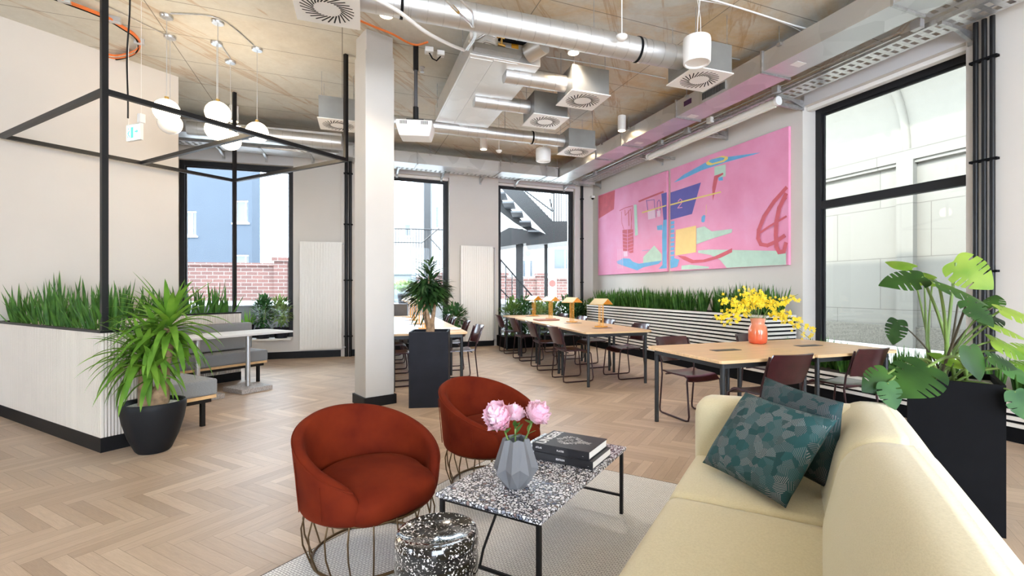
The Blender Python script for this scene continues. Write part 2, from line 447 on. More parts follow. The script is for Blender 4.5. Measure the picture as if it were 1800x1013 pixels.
def m_vase2():
    t = NT('orange_glass'); v_ = t.coord(); s_ = t.n('SeparateXYZ'); t.l(v_, s_.inputs[0])
    t.base(t.ramp(t.math('MULTIPLY', s_.outputs[2], 3.6), [(0, (.95,.13,.05)), (.5, (.95,.26,.12)), (1, (.95,.42,.28))]))
    t.set(Roughness=.1, Coat_Weight=.5, Transmission_Weight=.25); return t.m
M['vase2'] = m_vase2()
M['peony'] = leafmat('peony_petal', (.88,.50,.63), (.97,.78,.86), 14, .6, .3)
M['oncid'] = leafmat('yellow_orchid_petal', (.90,.66,.02), (.95,.80,.08), 30, .5, .3)
M['concrete_w'] = m_brick('marble_top', (.62,.62,.62), (.60,.60,.60), (.6,.6,.6), 9, 9)
M['terr_base'] = simple('granite_base', (.40,.37,.35), .6, var=.5, vs_=80)
M['globe'] = emis('glowing_opal_glass', (1,.80,.55), 5)
M['lampglow'] = emis('warm_led', (1,.78,.5), 14)
M['silk'] = simple('silk_white_screen', sl((232,228,218)), .6)
M['bookcover'] = simple('black_book_cover', (.018,.018,.022), .4)
M['bookwhite'] = simple('white_print', (.75,.75,.75), .6)
M['globe2'] = simple('unlit_opal_glass', (.85,.84,.82), .15)
M['exitw'] = emis('exit_panel_white', (.75,1,.9), .35)
M['exitg'] = emis('exit_green', (.12,.75,.5), .25)
# ================================================================== ROOM
CZ = 4.24
RZ_R, RZ_L, RZ_P = AR, PI/2-AL, AR-PI/2
A0 = (-3.645, 9.565); RZ_A = math.radians(17.9); UA, VA = rot(RZ_A)
def Apt(x, y, z=0): p = V(*A0)+UA*x+VA*y; return (p[0], p[1], z)

# floor: herringbone oak boards, laid in the direction of the left wall
def floor_mesh():
    wd, ln = .074, .518; vv, ff, uvs, tint = [], [], [], []
    def inside(x, y):
        d, e = x*UR[0]+y*UR[1], x*VR[0]+y*VR[1]; l, r = x*DL[0]+y*DL[1], x*DR[0]+y*DR[1]
        ax, ay = (x-A0[0])*UA[0]+(y-A0[1])*UA[1], (x-A0[0])*VA[0]+(y-A0[1])*VA[1]
        if d > 6.0 or y < -4.4: return False
        if d > .35 or ax > .1:
            if e > 10.95: return False
        elif ay > .1: return False
        if l > 7.65 and r < 3.5: return False
        return x > -8 and (x > -6.5-.2*y*0 or r > 3.4)
    rr = random.Random(3)
    o0 = V(-.02, .03)
    for k in range(-130, 150):
        for m in range(-24, 26):
            bx, by = k*wd+m*(ln+wd), k*wd+m*(wd-ln)
            for kind in (0, 1):
                if kind == 0: x0, y0, x1, y1 = bx, by, bx+ln, by+wd
                else: x0, y0, x1, y1 = bx+ln, by+wd-ln, bx+ln+wd, by+wd
                g = .0007; cxm, cym = (x0+x1)/2, (y0+y1)/2
                P = lambda a, b: (DR*a-DL*b)+o0
                c_ = P(cxm, cym)
                if not inside(c_[0], c_[1]): continue
                n = len(vv)
                q = [(x0+g, y0+g), (x1-g, y0+g), (x1-g, y1-g), (x0+g, y1-g)]
                for a, b in q: p = P(a, b); vv.append((p[0], p[1], 0))
                ff.append((n, n+1, n+2, n+3))
                o1, o2 = rr.random()*20, rr.random()*20
                if kind == 0: uvs += [(o1, o2), (o1+ln, o2), (o1+ln, o2+wd), (o1, o2+wd)]
                else: uvs += [(o1, o2), (o1, o2+wd), (o1+ln, o2+wd), (o1+ln, o2)]
                tint.append(min(1, max(0, rr.gauss(.5, .16))))
    me = bpy.data.meshes.new('floor'); me.from_pydata(vv, [], ff)
    if me.polygons[0].normal.z < 0: me.flip_normals()
    ul = me.uv_layers.new(name='UVMap')
    lv = np.empty(len(me.loops), int); me.loops.foreach_get('vertex_index', lv)
    ul.data.foreach_set('uv', np.array(uvs, float)[lv].ravel())
    at = me.attributes.new('tint', 'FLOAT', 'FACE'); at.data.foreach_set('value', tint)
    me.materials.append(M['floor']); o = bpy.data.objects.new('floor', me); col.objects.link(o); o['kind'] = 'structure'
floor_mesh()
sub = MB().box((-.6, 3.6, -.06), (17, 19, .11)); sub.build('floor_slab', simple('screed', (.25,.2,.15), .9), kind='structure')

cl = [R(6.3, 11.3)[:2], R(.3, 11.3)[:2], Apt(0, .35)[:2], Apt(-4.6, .35)[:2], L(9.6, -10)[:2], R(6.3, -9.0)[:2]]
def ceil_mesh():
    m_ = MB().prism(cl, CZ, CZ+.35); return m_.build('ceiling', M['ceiling'], kind='structure')
ceil_mesh()

def wall(name, org, rz, x0, x1, thick, z0, z1, holes=(), mat=None, y0=0):
    m_ = MB(); xs = x0
    for a, b, c, d in sorted(holes):
        if a > xs: m_.bb(xs, a, y0, y0+thick, z0, z1)
        if c > z0: m_.bb(a, b, y0, y0+thick, z0, c)
        if d < z1: m_.bb(a, b, y0, y0+thick, d, z1)
        xs = b
    if xs < x1: m_.bb(xs, x1, y0, y0+thick, z0, z1)
    return m_.build(name, mat or M['wall'], loc=(org[0], org[1], 0), rz=rz, kind='structure')
WB, WP = 10.88, 5.94
wall('wall_back', (0,0), RZ_R, .25, WP+.45, .45, 0, CZ, [(.55, 2.25, .12, 3.86), (3.41, 5.43, .12, 3.86)], y0=WB)
wall('wall_right', (0,0), RZ_P, -WB, 5, .45, 0, CZ, [(-4.808, -2.908, .30, 3.87), (-2.1, -.1, .30, 3.87)], y0=WP)
wall('wall_window', A0, RZ_A, -4.6, .0, .45, 0, CZ, [(-3.03, -1.15, .40, 3.68)])
jp = V(*R(.25, WB)[:2])
jl = np.linalg.norm(jp-V(*A0)); ja = math.atan2(jp[1]-A0[1], jp[0]-A0[0])
MB().bb(0, jl+.1, 0, .3, 0, CZ).build('wall_jog', M['wall'], loc=(A0[0], A0[1], 0), rz=ja, kind='structure')
wall('wall_left', (0,0), RZ_L, -9, 3.43, .34, 0, CZ, mat=M['wall'], y0=7.52)
al = V(*Apt(-4.5, 0)[:2]); a2 = V(*L(7.86, 3.2)[:2])
MB().bb(0, float(np.linalg.norm(al-a2)), 0, .2, 0, CZ).build('wall_alcove', M['wall'], loc=(a2[0], a2[1], 0), rz=math.atan2(al[1]-a2[1], al[0]-a2[0]), kind='structure')

wall('wall_unseen_rear', (0,0), 0, -9.5, 8.2, .35, 0, CZ, [(-.4, 3.2, .3, 3.8), (3.8, 7.2, .3, 3.8)], y0=-4.75)  # out of view, added to cut light from behind; openings sized for brightness
# skirtings
MB().bb(.27, 3.30, WB-.018, WB, 0, .13).build('baseboard_back', M['baseb'], rz=RZ_R, kind='structure')
MB().bb(-4.4, -.02, -.018, 0, 0, .13).build('baseboard_window', M['baseb'], loc=(A0[0], A0[1], 0), rz=RZ_A, kind='structure')
MB().bb(-9, 3.43, 7.502, 7.52, 0, .13).build('baseboard_left', M['baseb'], rz=RZ_L, kind='structure')

def window(n, org, rz, x0, x1, z0, z1, y, transom=None, fw=.085, blind=True, sill=True):
    e_ = empty('window_%d' % n, kind='structure'); e_.location = (org[0], org[1], 0); e_.rotation_euler = (0, 0, rz)
    f_ = MB()
    for a, b, c, d in ((x0, x0+fw, z0, z1), (x1-fw, x1, z0, z1), (x0+fw, x1-fw, z0, z0+fw), (x0+fw, x1-fw, z1-fw*1.15, z1)):
        f_.bb(a, b, y, y+.09, c, d)
        f_.bb(a+.012*(a == x0), b-.012*(b == x1), y+.03, y+.06, c, d) if 0 else None
    # inner glazing bead, set back a little
    i = fw
    for a, b, c, d in ((x0+i, x0+i+.022, z0+i, z1-i), (x1-i-.022, x1-i, z0+i, z1-i), (x0+i, x1-i, z0+i, z0+i+.022), (x0+i, x1-i, z1-i*1.15-.022, z1-i*1.15)):
        f_.bb(a, b, y+.035, y+.075, c, d)
    if transom:
        f_.bb(x0+fw, x1-fw, y, y+.09, transom-.055, transom+.055)
    f_.build('window_frame', M['frame'], e_, bevel=.004)
    MB().bb(x0+fw-.01, x1-fw+.01, y+.052, y+.060, z0+fw-.01, z1-fw+.01).build('window_glass', M['glass'], e_)
    if sill: MB().bb(x0, x1, .0, y+.02, z0-.02, z0+.005).build('window_sill', M['wall_w'], e_)
    if blind:
        b_ = MB(); b_.bb(x0+.01, x1-.01, .07, .16, z1-.055, z1-.002); b_.build('blind_cassette', M['wall_w'], e_, bevel=.005)
    return e_
window(1, A0, RZ_A, -3.03, -1.15, .40, 3.68, .10, blind=False)
def worg(y0): p = VR*y0; return (p[0], p[1])
window(2, worg(WB), RZ_R, .55, 2.25, .12, 3.86, .16)
window(3, worg(WB), RZ_R, 3.41, 5.43, .12, 3.86, .12)
def porg(): p = UR*WP; return (p[0], p[1])
window(4, porg(), RZ_P, -4.808, -2.908, .30, 3.87, .25, transom=2.50)
window(5, porg(), RZ_P, -2.1, -.1, .30, 3.87, .25, transom=2.50)
MB().bb(-2.75, -1.16, -.21, .10, .372, .40).build('trim_5', M['wall_w'], loc=(A0[0], A0[1], 0), rz=RZ_A, kind='structure', bevel=.003)
# paler painted reveals and lintel bands over the windows
t_ = MB(); t_.bb(-4.808, -2.908, WP-.004, WP+.0, 3.87, CZ-.01); t_.build('trim_1', M['lilac'], rz=RZ_P, kind='structure')
t_ = MB(); t_.bb(.55, 2.25, WB-.004, WB, 3.86, CZ-.01); t_.build('trim_2', M['lilac'], rz=RZ_R, kind='structure')
t_ = MB(); t_.bb(3.41, 5.43, WB-.004, WB, 3.86, CZ-.01); t_.build('trim_3', M['lilac'], rz=RZ_R, kind='structure')
t_ = MB(); t_.bb(-3.03, -1.15, -.004, 0, 3.68, CZ-.01); t_.build('trim_4', M['lilac'], loc=(A0[0], A0[1], 0), rz=RZ_A, kind='structure')

# column standing at 45 degrees
cc = V(*G(641.5, 718)[:2])
ca = math.radians(41); cu, cv = rot(ca)
m_ = MB(); m_.bb(0, .335, 0, .335, 0, 4.0); m_.bb(.012, .325, .012, .325, 4.0, CZ)
colm = m_.build('concrete_column', M['col'], loc=(cc[0], cc[1]+.02, 0), rz=ca, bevel=.006)
tag(colm, kind='structure'); colm.name = 'column'
m_ = MB(); t_ = .02
m_.bb(-t_, .335+t_, -t_, 0, 0, .11); m_.bb(-t_, .335+t_, .335, .335+t_, 0, .11); m_.bb(-t_, 0, 0, .335, 0, .11); m_.bb(.335, .335+t_, 0, .335, 0, .11)
m_.build('column_skirting', M['baseb'], colm, bevel=.002)

# ================================================================== OUTSIDE
GZ = .92
g_ = MB(); g_.bb(-26, 5.9, WB+1.9, 60, -.2, GZ); g_.bb(-3, 5.9, WB+.47, WB+1.9, -.2, .08); g_.build('terrace_ground', M['pave'], rz=RZ_R, kind='structure')
g_ = MB(); g_.bb(6.42, 60, -30, 60, -.2, .28); g_.build('passage_ground', simple('pale_paving', (.62,.60,.55), .9, var=.1, vs_=2), rz=RZ_R, kind='structure')
# low stone ledge in front of the first window
m_ = MB(); m_.bb(-4.4, 1.0, .75, 1.15, 0, 1.00); o = m_.build('stone_ledge', M['ledge'], loc=(A0[0], A0[1], 0), rz=RZ_A, bevel=.01); o['kind'] = 'structure'

def brick_wall(name, p0, p1, z0, z1, lab, piers=()):
    p0, p1 = V(*p0), V(*p1); ln = float(np.linalg.norm(p1-p0)); a = math.atan2(p1[1]-p0[1], p1[0]-p0[0])
    e_ = empty(name, (p0[0], p0[1], 0), a, lab, 'wall')
    MB().bb(0, ln, 0, .3, z0, z1-.11).build('brickwork', M['brick'], e_)
    c_ = MB(); c_.bb(-.02, ln+.02, -.05, .35, z1-.11, z1); c_.build('coping', M['brick'], e_)
    for q in piers:
        MB().bb(q-.22, q+.22, -.12, .42, z0, z1+.06).build('pier', M['brick'], e_)
        MB().bb(q-.28, q+.28, -.18, .48, z1+.06, z1+.2).build('pier_cap', M['brick'], e_)
    return e_
y1 = 17.0
brick_wall('brick_wall', (PY(255, 0, y1)[0], y1-.6), (PY(512, 0, y1)[0], y1+.4), .8, H+47*y1/F, 'red brick garden wall outside the window behind the grey bench', piers=(4.75,))
y2 = 22.0
brick_wall('brick_wall', (PY(690, 0, y2)[0], y2-1.0), (PY(1100, 0, y2)[0], y2+.8), .8, H+21*y2/F, 'brick wall with piers outside, seen below the steel staircase', piers=(2.4, 5.1, 6.9, 8.8))

# blue house
def facade(name, p0, p1, z0, z1, depth, mat, wins, lab, cat='building', rx=None):
    p0, p1 = V(*p0), V(*p1); ln = float(np.linalg.norm(p1-p0)); a = math.atan2(p1[1]-p0[1], p1[0]-p0[0])
    e_ = empty(name, (p0[0], p0[1], 0), a, lab, cat)
    hol = sorted([(x0, x1, c, d) for x0, x1, c, d in wins]); m_ = MB()
    xs = sorted(set([0, ln]+[h[0] for h in hol]+[h[1] for h in hol]))
    for i in range(len(xs)-1):
        xa, xb = xs[i], xs[i+1]; seg = sorted([(h[2], h[3]) for h in hol if h[0] <= xa+1e-6 and h[1] >= xb-1e-6]); z = z0
        for c, d in seg:
            if c > z: m_.bb(xa, xb, 0, .3, z, c)
            z = d
        if z < z1: m_.bb(xa, xb, 0, .3, z, z1)
    m_.bb(0, ln, .3, depth, z0, z1)
    m_.build('walls', mat, e_)
    for x0, x1, c, d in hol:
        f_ = MB(); t = .07
        for q in ((x0, x0+t, c, d), (x1-t, x1, c, d), (x0+t, x1-t, c, c+t), (x0+t, x1-t, d-t, d), ((x0+x1)/2+.15, (x0+x1)/2+.21, c+t, d-t)):
            f_.bb(q[0], q[1], .12, .19, q[2], q[3])
        f_.bb(x0-.08, x1+.08, -.06, .12, c-.07, c)
        fr = f_.build('window_frame', M['wall_w'], e_)
        MB().bb(x0+t, x1-t, .15, .16, c+t, d-t).build('pane', M['win_dark'], fr)
    return e_
yb = 24.0
def bx_(x): return (x-CX)/F*yb
xl, xr = bx_(225), bx_(443)
def bw(x0, x1, ya, yb_): return (bx_(x0)-xl, bx_(x1)-xl, H-(yb_-CY)*yb/F, H-(ya-CY)*yb/F)
facade('blue_house', (xl, yb), (xr, yb+.0), 0, 16, .7, M['blue'], [bw(312, 345, 371, 415), bw(411, 436, 352, 392), bw(409, 437, 448, 472), bw(330, 360, 200, 240)], 'blue rendered house with white windows behind the garden wall')
# pale houses
yc = 34.0
def hx(x): return (x-CX)/F*yc
def hw(x0, x1, ya, yb_, o): return (hx(x0)-o, hx(x1)-o, H-(yb_-CY)*yc/F, H-(ya-CY)*yc/F)
facade('white_house', (hx(640), yc), (hx(790), yc+.5), 0, H+190*yc/F, 5, M['pale'], [hw(708, 722, 392, 415, hx(640)), hw(762, 770, 360, 400, hx(640))], 'white house with small windows outside, left of the radiator pier')
ar = facade('white_arcade_house', (hx(860), yc), (hx(1100), yc+.5), 0, H+230*yc/F, 5, M['pale'], [hw(918, 925, 456, 488, hx(860)), hw(930, 938, 456, 488, hx(860)), hw(973, 1006, 436, 474, hx(860))], 'white house with arched windows beyond the steel staircase')
m_ = MB()
for cxp, cyp, r_ in ((928, 445, 5),):
    p = PY(cxp, cyp, yc-.02); m_.lathe([(r_*yc/F*.6, 0), (r_*yc/F, 0), (r_*yc/F, .1), (r_*yc/F*.6, .1)], 20, M=Matrix.Rotation(PI/2, 3, 'X'), c=(p[0]-hx(860), -.02, p[2]))
p = PY(989, 436, yc); 
m_.build('round_window', M['win_dark'], ar)
m_ = MB(); m_.tube([(p[0]-hx(860)+.72*math.cos(t)*1, -.05, p[2]+.55*math.sin(t)) for t in [PI*i/14 for i in range(15)]], .06, 6)
m_.build('window_arch', M['plinth'], ar)

# steel stair outside the third window: two flights and a landing on posts
st = empty('steel_staircase', (PY(905, 0, 14)[0], 14, GZ), 0, 'dark steel outdoor staircase on posts outside the far right window', 'staircase')
ys = 14.0; ox = PY(905, 0, 14)[0]
def S(x, y, Y=ys): p = PY(x, y, Y); return Vector((p[0]-ox, Y-14, p[2]-GZ))
def plate(mb, pts, Y0, Y1):
    n = len(pts); P = [tuple(S(x, y, Y0)) for x, y in pts]
    k = Vector((0, Y1-Y0, 0)); P += [tuple(Vector(p)+k) for p in P]
    mb.add(P, [tuple(range(n)), tuple(range(2*n-1, n-1, -1))]+[(i, i+n, (i+1)%n+n, (i+1)%n) for i in range(n)])
m_ = MB(); plate(m_, [(868, 318), (903, 318), (972, 389), (1035, 389), (1035, 412), (960, 412)], ys, ys+.06); m_.build('stringer', M['stairm'], st)
m_ = MB(); plate(m_, [(850, 350), (868, 338), (925, 395), (960, 412), (938, 412), (905, 392)], ys+1.1, ys+1.16); m_.build('stringer', M['stairm'], st)
m_ = MB(); plate(m_, [(925, 432), (1035, 420), (1035, 412), (962, 410), (925, 425)], ys-.1, ys+1.5); m_.build('landing', M['stairm'], st)
m_ = MB(); plate(m_, [(868, 415), (895, 400), (910, 402), (960, 412), (940, 425), (868, 436)], ys+.2, ys+1.2); m_.build('landing', M['stairm'], st)
for i in range(6):
    p = S(872+i*15, 338+i*17); MB().box((p.x+.1, p.y+.6, p.z), (.34, 1.1, .05)).build('tread', M['tread'], st)
for x0, x1, yt in ((906, 919, 400), (957, 963, 412)):
    a, b = S(x0, 560), S(x1, yt); MB().bb(a.x, b.x, .3, .52, 0, b.z).build('post', M['stairm'], st)
m_ = MB()
m_.tube([S(868, 290), S(905, 322), S(972, 372), S(966, 350)], .02, 6)
for i in range(14):
    x = 908+i*5.; yb_ = 322+(x-905)*1.0 if x < 972 else 389
    m_.tube([S(x, yb_), S(x, yb_-50)], .012, 5)
m_.tube([S(903, 272), S(972, 339), S(1035, 330)], .02, 6)
for i in range(16):
    x = 970+i*4.2; m_.tube([S(x, 389, ys), S(x, 332, ys)], .014, 5)
m_.tube([S(970, 340), S(1035, 332)], .02, 6)
m_.build('railing', M['stairm'], st)
m_ = MB(); sr = 12.6
def S2(x, y, Y=sr): return S(x, y, Y)
m_.tube([S2(872, 448), S2(944, 530)], .022, 6); m_.tube([S2(872, 500), S2(905, 535)], .016, 6)
for x, y in ((880, 457), (889, 467), (900, 480), (912, 494), (925, 508)): m_.tube([S2(x, y), S2(x, 560)], .014, 5)
m_.build('handrail', M['stairm'], st)
# balustrade outside the second window
bl = empty('terrace_balustrade', (PY(735, 0, 16)[0], 16, GZ), 0, 'thin black railing on the terrace outside the narrow window', 'railing')
ob = PY(735, 0, 16)[0]
def B(x, y, Y=16.): p = PY(x, y, Y); return Vector((p[0]-ob, Y-16, p[2]-GZ))
m_ = MB(); m_.tube([B(640, 401), B(780, 404)], .022, 6); m_.build('top_rail', M['stairm'], bl)
m_ = MB(); m_.tube([B(640, 425), B(742, 427)], .018, 6); m_.tube([B(742, 427), B(772, 401)], .018, 6); m_.tube([B(757, 420), B(775, 440)], .018, 6); m_.tube([B(640, 492), B(780, 494)], .02, 6); m_.build('rail', M['stairm'], bl)
m_ = MB()
for i in range(24): x = 660+i*5.1; m_.tube([B(x, 402), B(x, 494)], .010, 5)
m_.build('baluster', M['stairm'], bl)
a, b = B(745, 480), B(757, 318); MB().bb(a.x, b.x, 0, .22, 0, b.z+2).build('post', M['stairm'], bl)
bn = MB().box((0,0,.42), (.9, .55, .84)); bn.box((0, -.02, .88), (.96, .6, .08)); o = bn.build('wheelie_bin', simple('grey_green_plastic', (.09,.11,.115), .5), loc=(PY(702, 0, 15)[0], 15, GZ), bevel=.02); tag(o, 'grey bin on the terrace outside the narrow window', 'bin')
# no-parking sign
sg = empty('parking_sign', (PY(971, 0, 15.5)[0], 15.5, GZ), 0, 'small round red and grey sign on a white pole by the outdoor stair', 'sign')
zz = PY(971, 503, 15.5)[2]-GZ
MB().tube([(0,0,0), (0,0,zz+.3)], .02, 8).build('pole', M['alu'], sg)
MB().box((0, -.03, zz-.05), (.26, .02, .62)).build('plate', M['white'], sg)
MB().lathe([(0, 0), (.11, 0), (.11, .01)], 20, M=Matrix.Rotation(PI/2, 3, 'X'), c=(0, -.045, zz+.08)).build('disc', simple('sign_red', (.45,.12,.1), .5), sg)

# stone passage outside the right window
m_ = MB(); m_.bb(-9, 6, 9.4, 9.9, .28, 4.0); o = m_.build('wall_passage', M['stone'], rz=RZ_P, kind='structure')
m_ = MB(); m_.bb(-9, 6, 9.36, 9.4, .28, .66); m_.build('wall_passage_plinth', M['plinth'], rz=RZ_P, kind='structure', bevel=.01)
m_ = MB(); m_.bb(-9, 6, 9.30, 9.45, 3.62, 3.82); m_.bb(-9, 6, 9.33, 9.45, 3.56, 3.62)
for e0 in (at_d(1597, 400, 9.4)[0], at_d(1597, 400, 9.4)[0]-2.1, at_d(1597, 400, 9.4)[0]+2.1, at_d(1597, 400, 9.4)[0]+4.2):
    m_.bb(-e0-.14, -e0+.14, 9.28, 9.45, .28, 3.62)
m_.build('wall_passage_pilasters', M['stone'], rz=RZ_P, kind='structure')
m_ = MB(); pts = []
for i in range(13):
    a = PI/2*i/12*.95; pts.append([(x, 9.42-1.7*(1-math.cos(a)), 3.82+1.75*math.sin(a)) for x in (-9, 6)])
m_.sheet(pts, .12)
m_.build('ceiling_passage', M['vault'], rz=RZ_P, kind='structure', smooth=60)
m_ = MB()
for e0 in (at_d(1597, 400, 9.4)[0], at_d(1597, 400, 9.4)[0]-2.1, at_d(1597, 400, 9.4)[0]+2.1, at_d(1597, 400, 9.4)[0]+4.2):
    pp = []
    for i in range(13):
        a = PI/2*i/12*.95; pp.append((-e0, 9.42-1.7*(1-math.cos(a))-.05, 3.82+1.75*math.sin(a)-.04))
    m_.tube(pp, .07, 8)
m_.build('ceiling_passage_ribs', M['vault'], rz=RZ_P, kind='structure', smooth=60)
# ================================================================== PLANTERS
def plant_blades(n, hmin, hmax, spread, wid, seed, lean=.25):
    r_ = random.Random(seed); m_ = MB()
    for i in range(n):
        a = r_.uniform(0, 2*PI); q = r_.random()**.7*spread; ln = r_.uniform(hmin, hmax); t = r_.uniform(.02, lean)*(.4+q/spread)
        d = (math.cos(a)*t, math.sin(a)*t, 1)
        m_.blade((math.cos(a)*q*.35, math.sin(a)*q*.35, -.02), d, ln, wid*r_.uniform(.7, 1.2), droop=r_.uniform(-.02, .05), n=6, fold=.5, base=.55, peak=.35,
                 up=(math.cos(a+r_.uniform(-1,1)), math.sin(a+r_.uniform(-1,1)), .1))
    return m_
def clump(name, loc, seed, label, group, n=13, h=(.28, .5), spread=.16, wid=.035, mat='snake', rz=0, lean=.25, cat='plant'):
    m_ = plant_blades(n, h[0], h[1], spread, wid, seed, lean)
    o = m_.build(name, M[mat], loc=loc, rz=rz, smooth=50); tag(o, label, cat, group); return o

# --- ribbed planters around the bench corner (L frame: x = r, y = l)
def ribbed(name, r0, r1, l0, l1, z1, label):
    c0 = L((l0), (r0)); e_ = empty(name, (c0[0], c0[1], 0), RZ_L, label, 'planter')
    w_, d_ = r1-r0, l1-l0
    MB().bb(0, w_, 0, d_, 0, .12).build('plinth', M['baseb'], e_)
    m_ = MB(); m_.bb(.02, w_-.02, .02, d_-.02, .12, z1-.012)
    def ribs(n, f_):
        for i in range(n): f_(i)
    pitch = .022
    for i in range(int(d_/pitch)):
        y = (i+.5)*pitch; m_.bb(0, .022, y-.0075, y+.0075, .12, z1-.012); m_.bb(w_-.022, w_, y-.0075, y+.0075, .12, z1-.012)
    for i in range(int(w_/pitch)):
        x = (i+.5)*pitch; m_.bb(x-.0075, x+.0075, 0, .022, .12, z1-.012); m_.bb(x-.0075, x+.0075, d_-.022, d_, .12, z1-.012)
    m_.build('ribbed_panel', M['rib'], e_)
    m_ = MB(); t = .03
    m_.bb(-.004, w_+.004, -.004, t, z1-.014, z1+.006); m_.bb(-.004, w_+.004, d_-t, d_+.004, z1-.014, z1+.006)
    m_.bb(-.004, t, t, d_-t, z1-.014, z1+.006); m_.bb(w_-t, w_+.004, t, d_-t, z1-.014, z1+.006)
    m_.build('rim', M['black'], e_)
    MB().bb(t, w_-t, t, d_-t, z1-.06, z1-.02).build('soil', M['soil'], e_)
    return e_
M['rib'] = simple('ribbed_cream_panel', sl((222,214,204)), .6, var=.03, vs_=3)
ribbed('ribbed_planter', 1.713, 2.06, 4.963, 7.50, .98, 'long cream ribbed planter with black rim, nearest the floor pot')
ribbed('ribbed_planter', 2.07, 4.09, 7.20, 7.50, .985, 'cream ribbed planter behind the grey bench, running towards the window')
rr = random.Random(11)
protos = [plant_blades(15, .20, .50, .2, .030, s, .55) for s in range(6)]
pm = []
def place_clump(i, loc, rz, sc_, label, group, name='snake_plant', bank=None):
    key = (i % len(bank))
    o = bpy.data.objects.new(name, bank[key]); col.objects.link(o); o.location = loc; o.rotation_euler = (0, 0, rz); o.scale = (sc_,)*3
    tag(o, label, 'plant', group); return o
def bank_of(mbs, mat):
    out = []
    for b in mbs:
        o = b.build('tmp', mat, smooth=50); me = o.data; me.name = 'leaves'; bpy.data.objects.remove(o); out.append(me)
    return out
bankA = bank_of(protos, M['snake'])
k = 0
for i in range(13):
    l = 5.10+i*.19+rr.uniform(-.03,.03)
    place_clump(k, L(l, 1.83+rr.uniform(-.03,.05), .955), rr.uniform(0, 6), rr.uniform(.8, 1.12), 'stiff sword-leaved plant in the ribbed planter nearest the camera', 'sword-leaved plants in the near ribbed planter', bank=bankA); k += 1
for i in range(11):
    place_clump(k, L(7.36+rr.uniform(-.04,.04), 2.25+i*.172, .96), rr.uniform(0, 6), rr.uniform(.85, 1.25), 'sword-leaved plant in the ribbed planter behind the grey bench', 'sword-leaved plants behind the grey bench', bank=bankA); k += 1

# --- striped planters (P frame: local x = -e, y = d)
def striped(name, e0, e1, d0, d1, z1, label, pitch=.058):
    c0 = R(d0, e1); e_ = empty(name, (c0[0], c0[1], 0), RZ_P, label, 'planter'); ln, dp = e1-e0, d1-d0
    MB().bb(.01, ln-.01, .014, dp, 0, z1-.01).build('body', M['blackm'], e_)
    n = int((z1-.11)/pitch)
    m_ = MB()
    for i in range(n):
        z = z1-.004-i*pitch
        m_.bb(0, ln, -.006, .016, z-.033, z); m_.bb(-.006, .012, .016, dp, z-.033, z); m_.bb(ln-.012, ln+.006, .016, dp, z-.033, z)
    m_.build('slats', M['slat'], e_)
    MB().bb(.03, ln-.03, .03, dp-.03, z1-.02, z1-.005).build('soil', M['soil'], e_)
    return e_
PF = 5.342
zP = .965
striped('striped_planter', 4.88, 10.08, PF, 5.90, zP, 'long tall planter with white horizontal slats below the pink paintings')
striped('striped_planter', .6, 4.86, PF, 5.90, .345, 'low planter with white horizontal slats under the tall window')
protoB = [plant_blades(24, .24, .42, .17, .028, 50+s, .34) for s in range(6)]
bankB = bank_of(protoB, M['snake'])
for i in range(44):
    e = 5.02+i*.114
    hgt = rr.uniform(.95, 1.18) if e > 5.7 else rr.uniform(1.15, 1.45)
    place_clump(i, R(5.55+rr.uniform(-.08,.12), e, zP-.02), rr.uniform(0, 6), hgt, 'grassy sword-leaved plant in the tall striped planter below the paintings', 'sword-leaved plants below the paintings', bank=bankB)
for i in range(24):
    e = .8+i*.172
    place_clump(i, R(5.58+rr.uniform(-.1,.1), e, .33), rr.uniform(0, 6), rr.uniform(.8, 1.1), 'grassy sword-leaved plant in the low striped planter under the tall window', 'sword-leaved plants under the tall window', bank=bankB)

# --- low black planter with shrubs at the far window
c0 = R(3.36, 10.14); e_ = empty('window_planter', c0, RZ_R, 'low black planter under the far window behind the long table', 'planter')
MB().bb(0, 2.55, 0, .72, 0, .25).build('box', M['blackm'], e_, bevel=.005)
MB().bb(.03, 2.52, .03, .69, .24, .256).build('soil', M['soil'], e_)
def bush_mb(seed, rx, ry, rz_, n, size, zb=0.):
    r_ = random.Random(seed); m_ = MB()
    for i in range(n):
        u, v_ = r_.uniform(-1, 1), r_.uniform(0, 2*PI); q = r_.random()**.4; s_ = math.sqrt(1-u*u)
        p = (rx*q*s_*math.cos(v_), ry*q*s_*math.sin(v_), zb+rz_+rz_*q*u)
        d = (s_*math.cos(v_)+r_.uniform(-.5,.5), s_*math.sin(v_)+r_.uniform(-.5,.5), u+r_.uniform(-.2,.7))
        m_.blade(p, d, size*r_.uniform(.7, 1.3), size*.45*r_.uniform(.7,1.2), droop=.25, n=3, fold=.3, base=.3, peak=.45)
    return m_
def bush(name, loc, seed, rx, ry, h, n, size, mat, label, group=None, pot=None, cat='plant', stem=True, foot=0):
    e_ = empty(name, loc, 0, label, cat, group)
    z0 = 0
    if pot:
        MB().lathe([(0, .0), (pot[0]*.8, 0), (pot[0], pot[1]), (pot[0]*.9, pot[1]), (pot[0]*.85, pot[1]-.02), (0, pot[1]-.02)], 20).build('pot', pot[2], e_, smooth=40); z0 = pot[1]-.02
    if stem:
        m_ = MB(); r_ = random.Random(seed)
        for i in range(4): a = r_.uniform(0, 6); m_.tube([(0,0,z0), (math.cos(a)*rx*.3, math.sin(a)*rx*.3, z0+(h-z0)*.5), (math.cos(a)*rx*.5, math.sin(a)*rx*.5, z0+(h-z0)*.8)], .006, 5)
        m_.build('stem', M['stem'], e_)
    bush_mb(seed, rx, ry, (h-z0-foot)/2, n, size, z0+foot).build('foliage', mat, e_, smooth=50)
    return e_
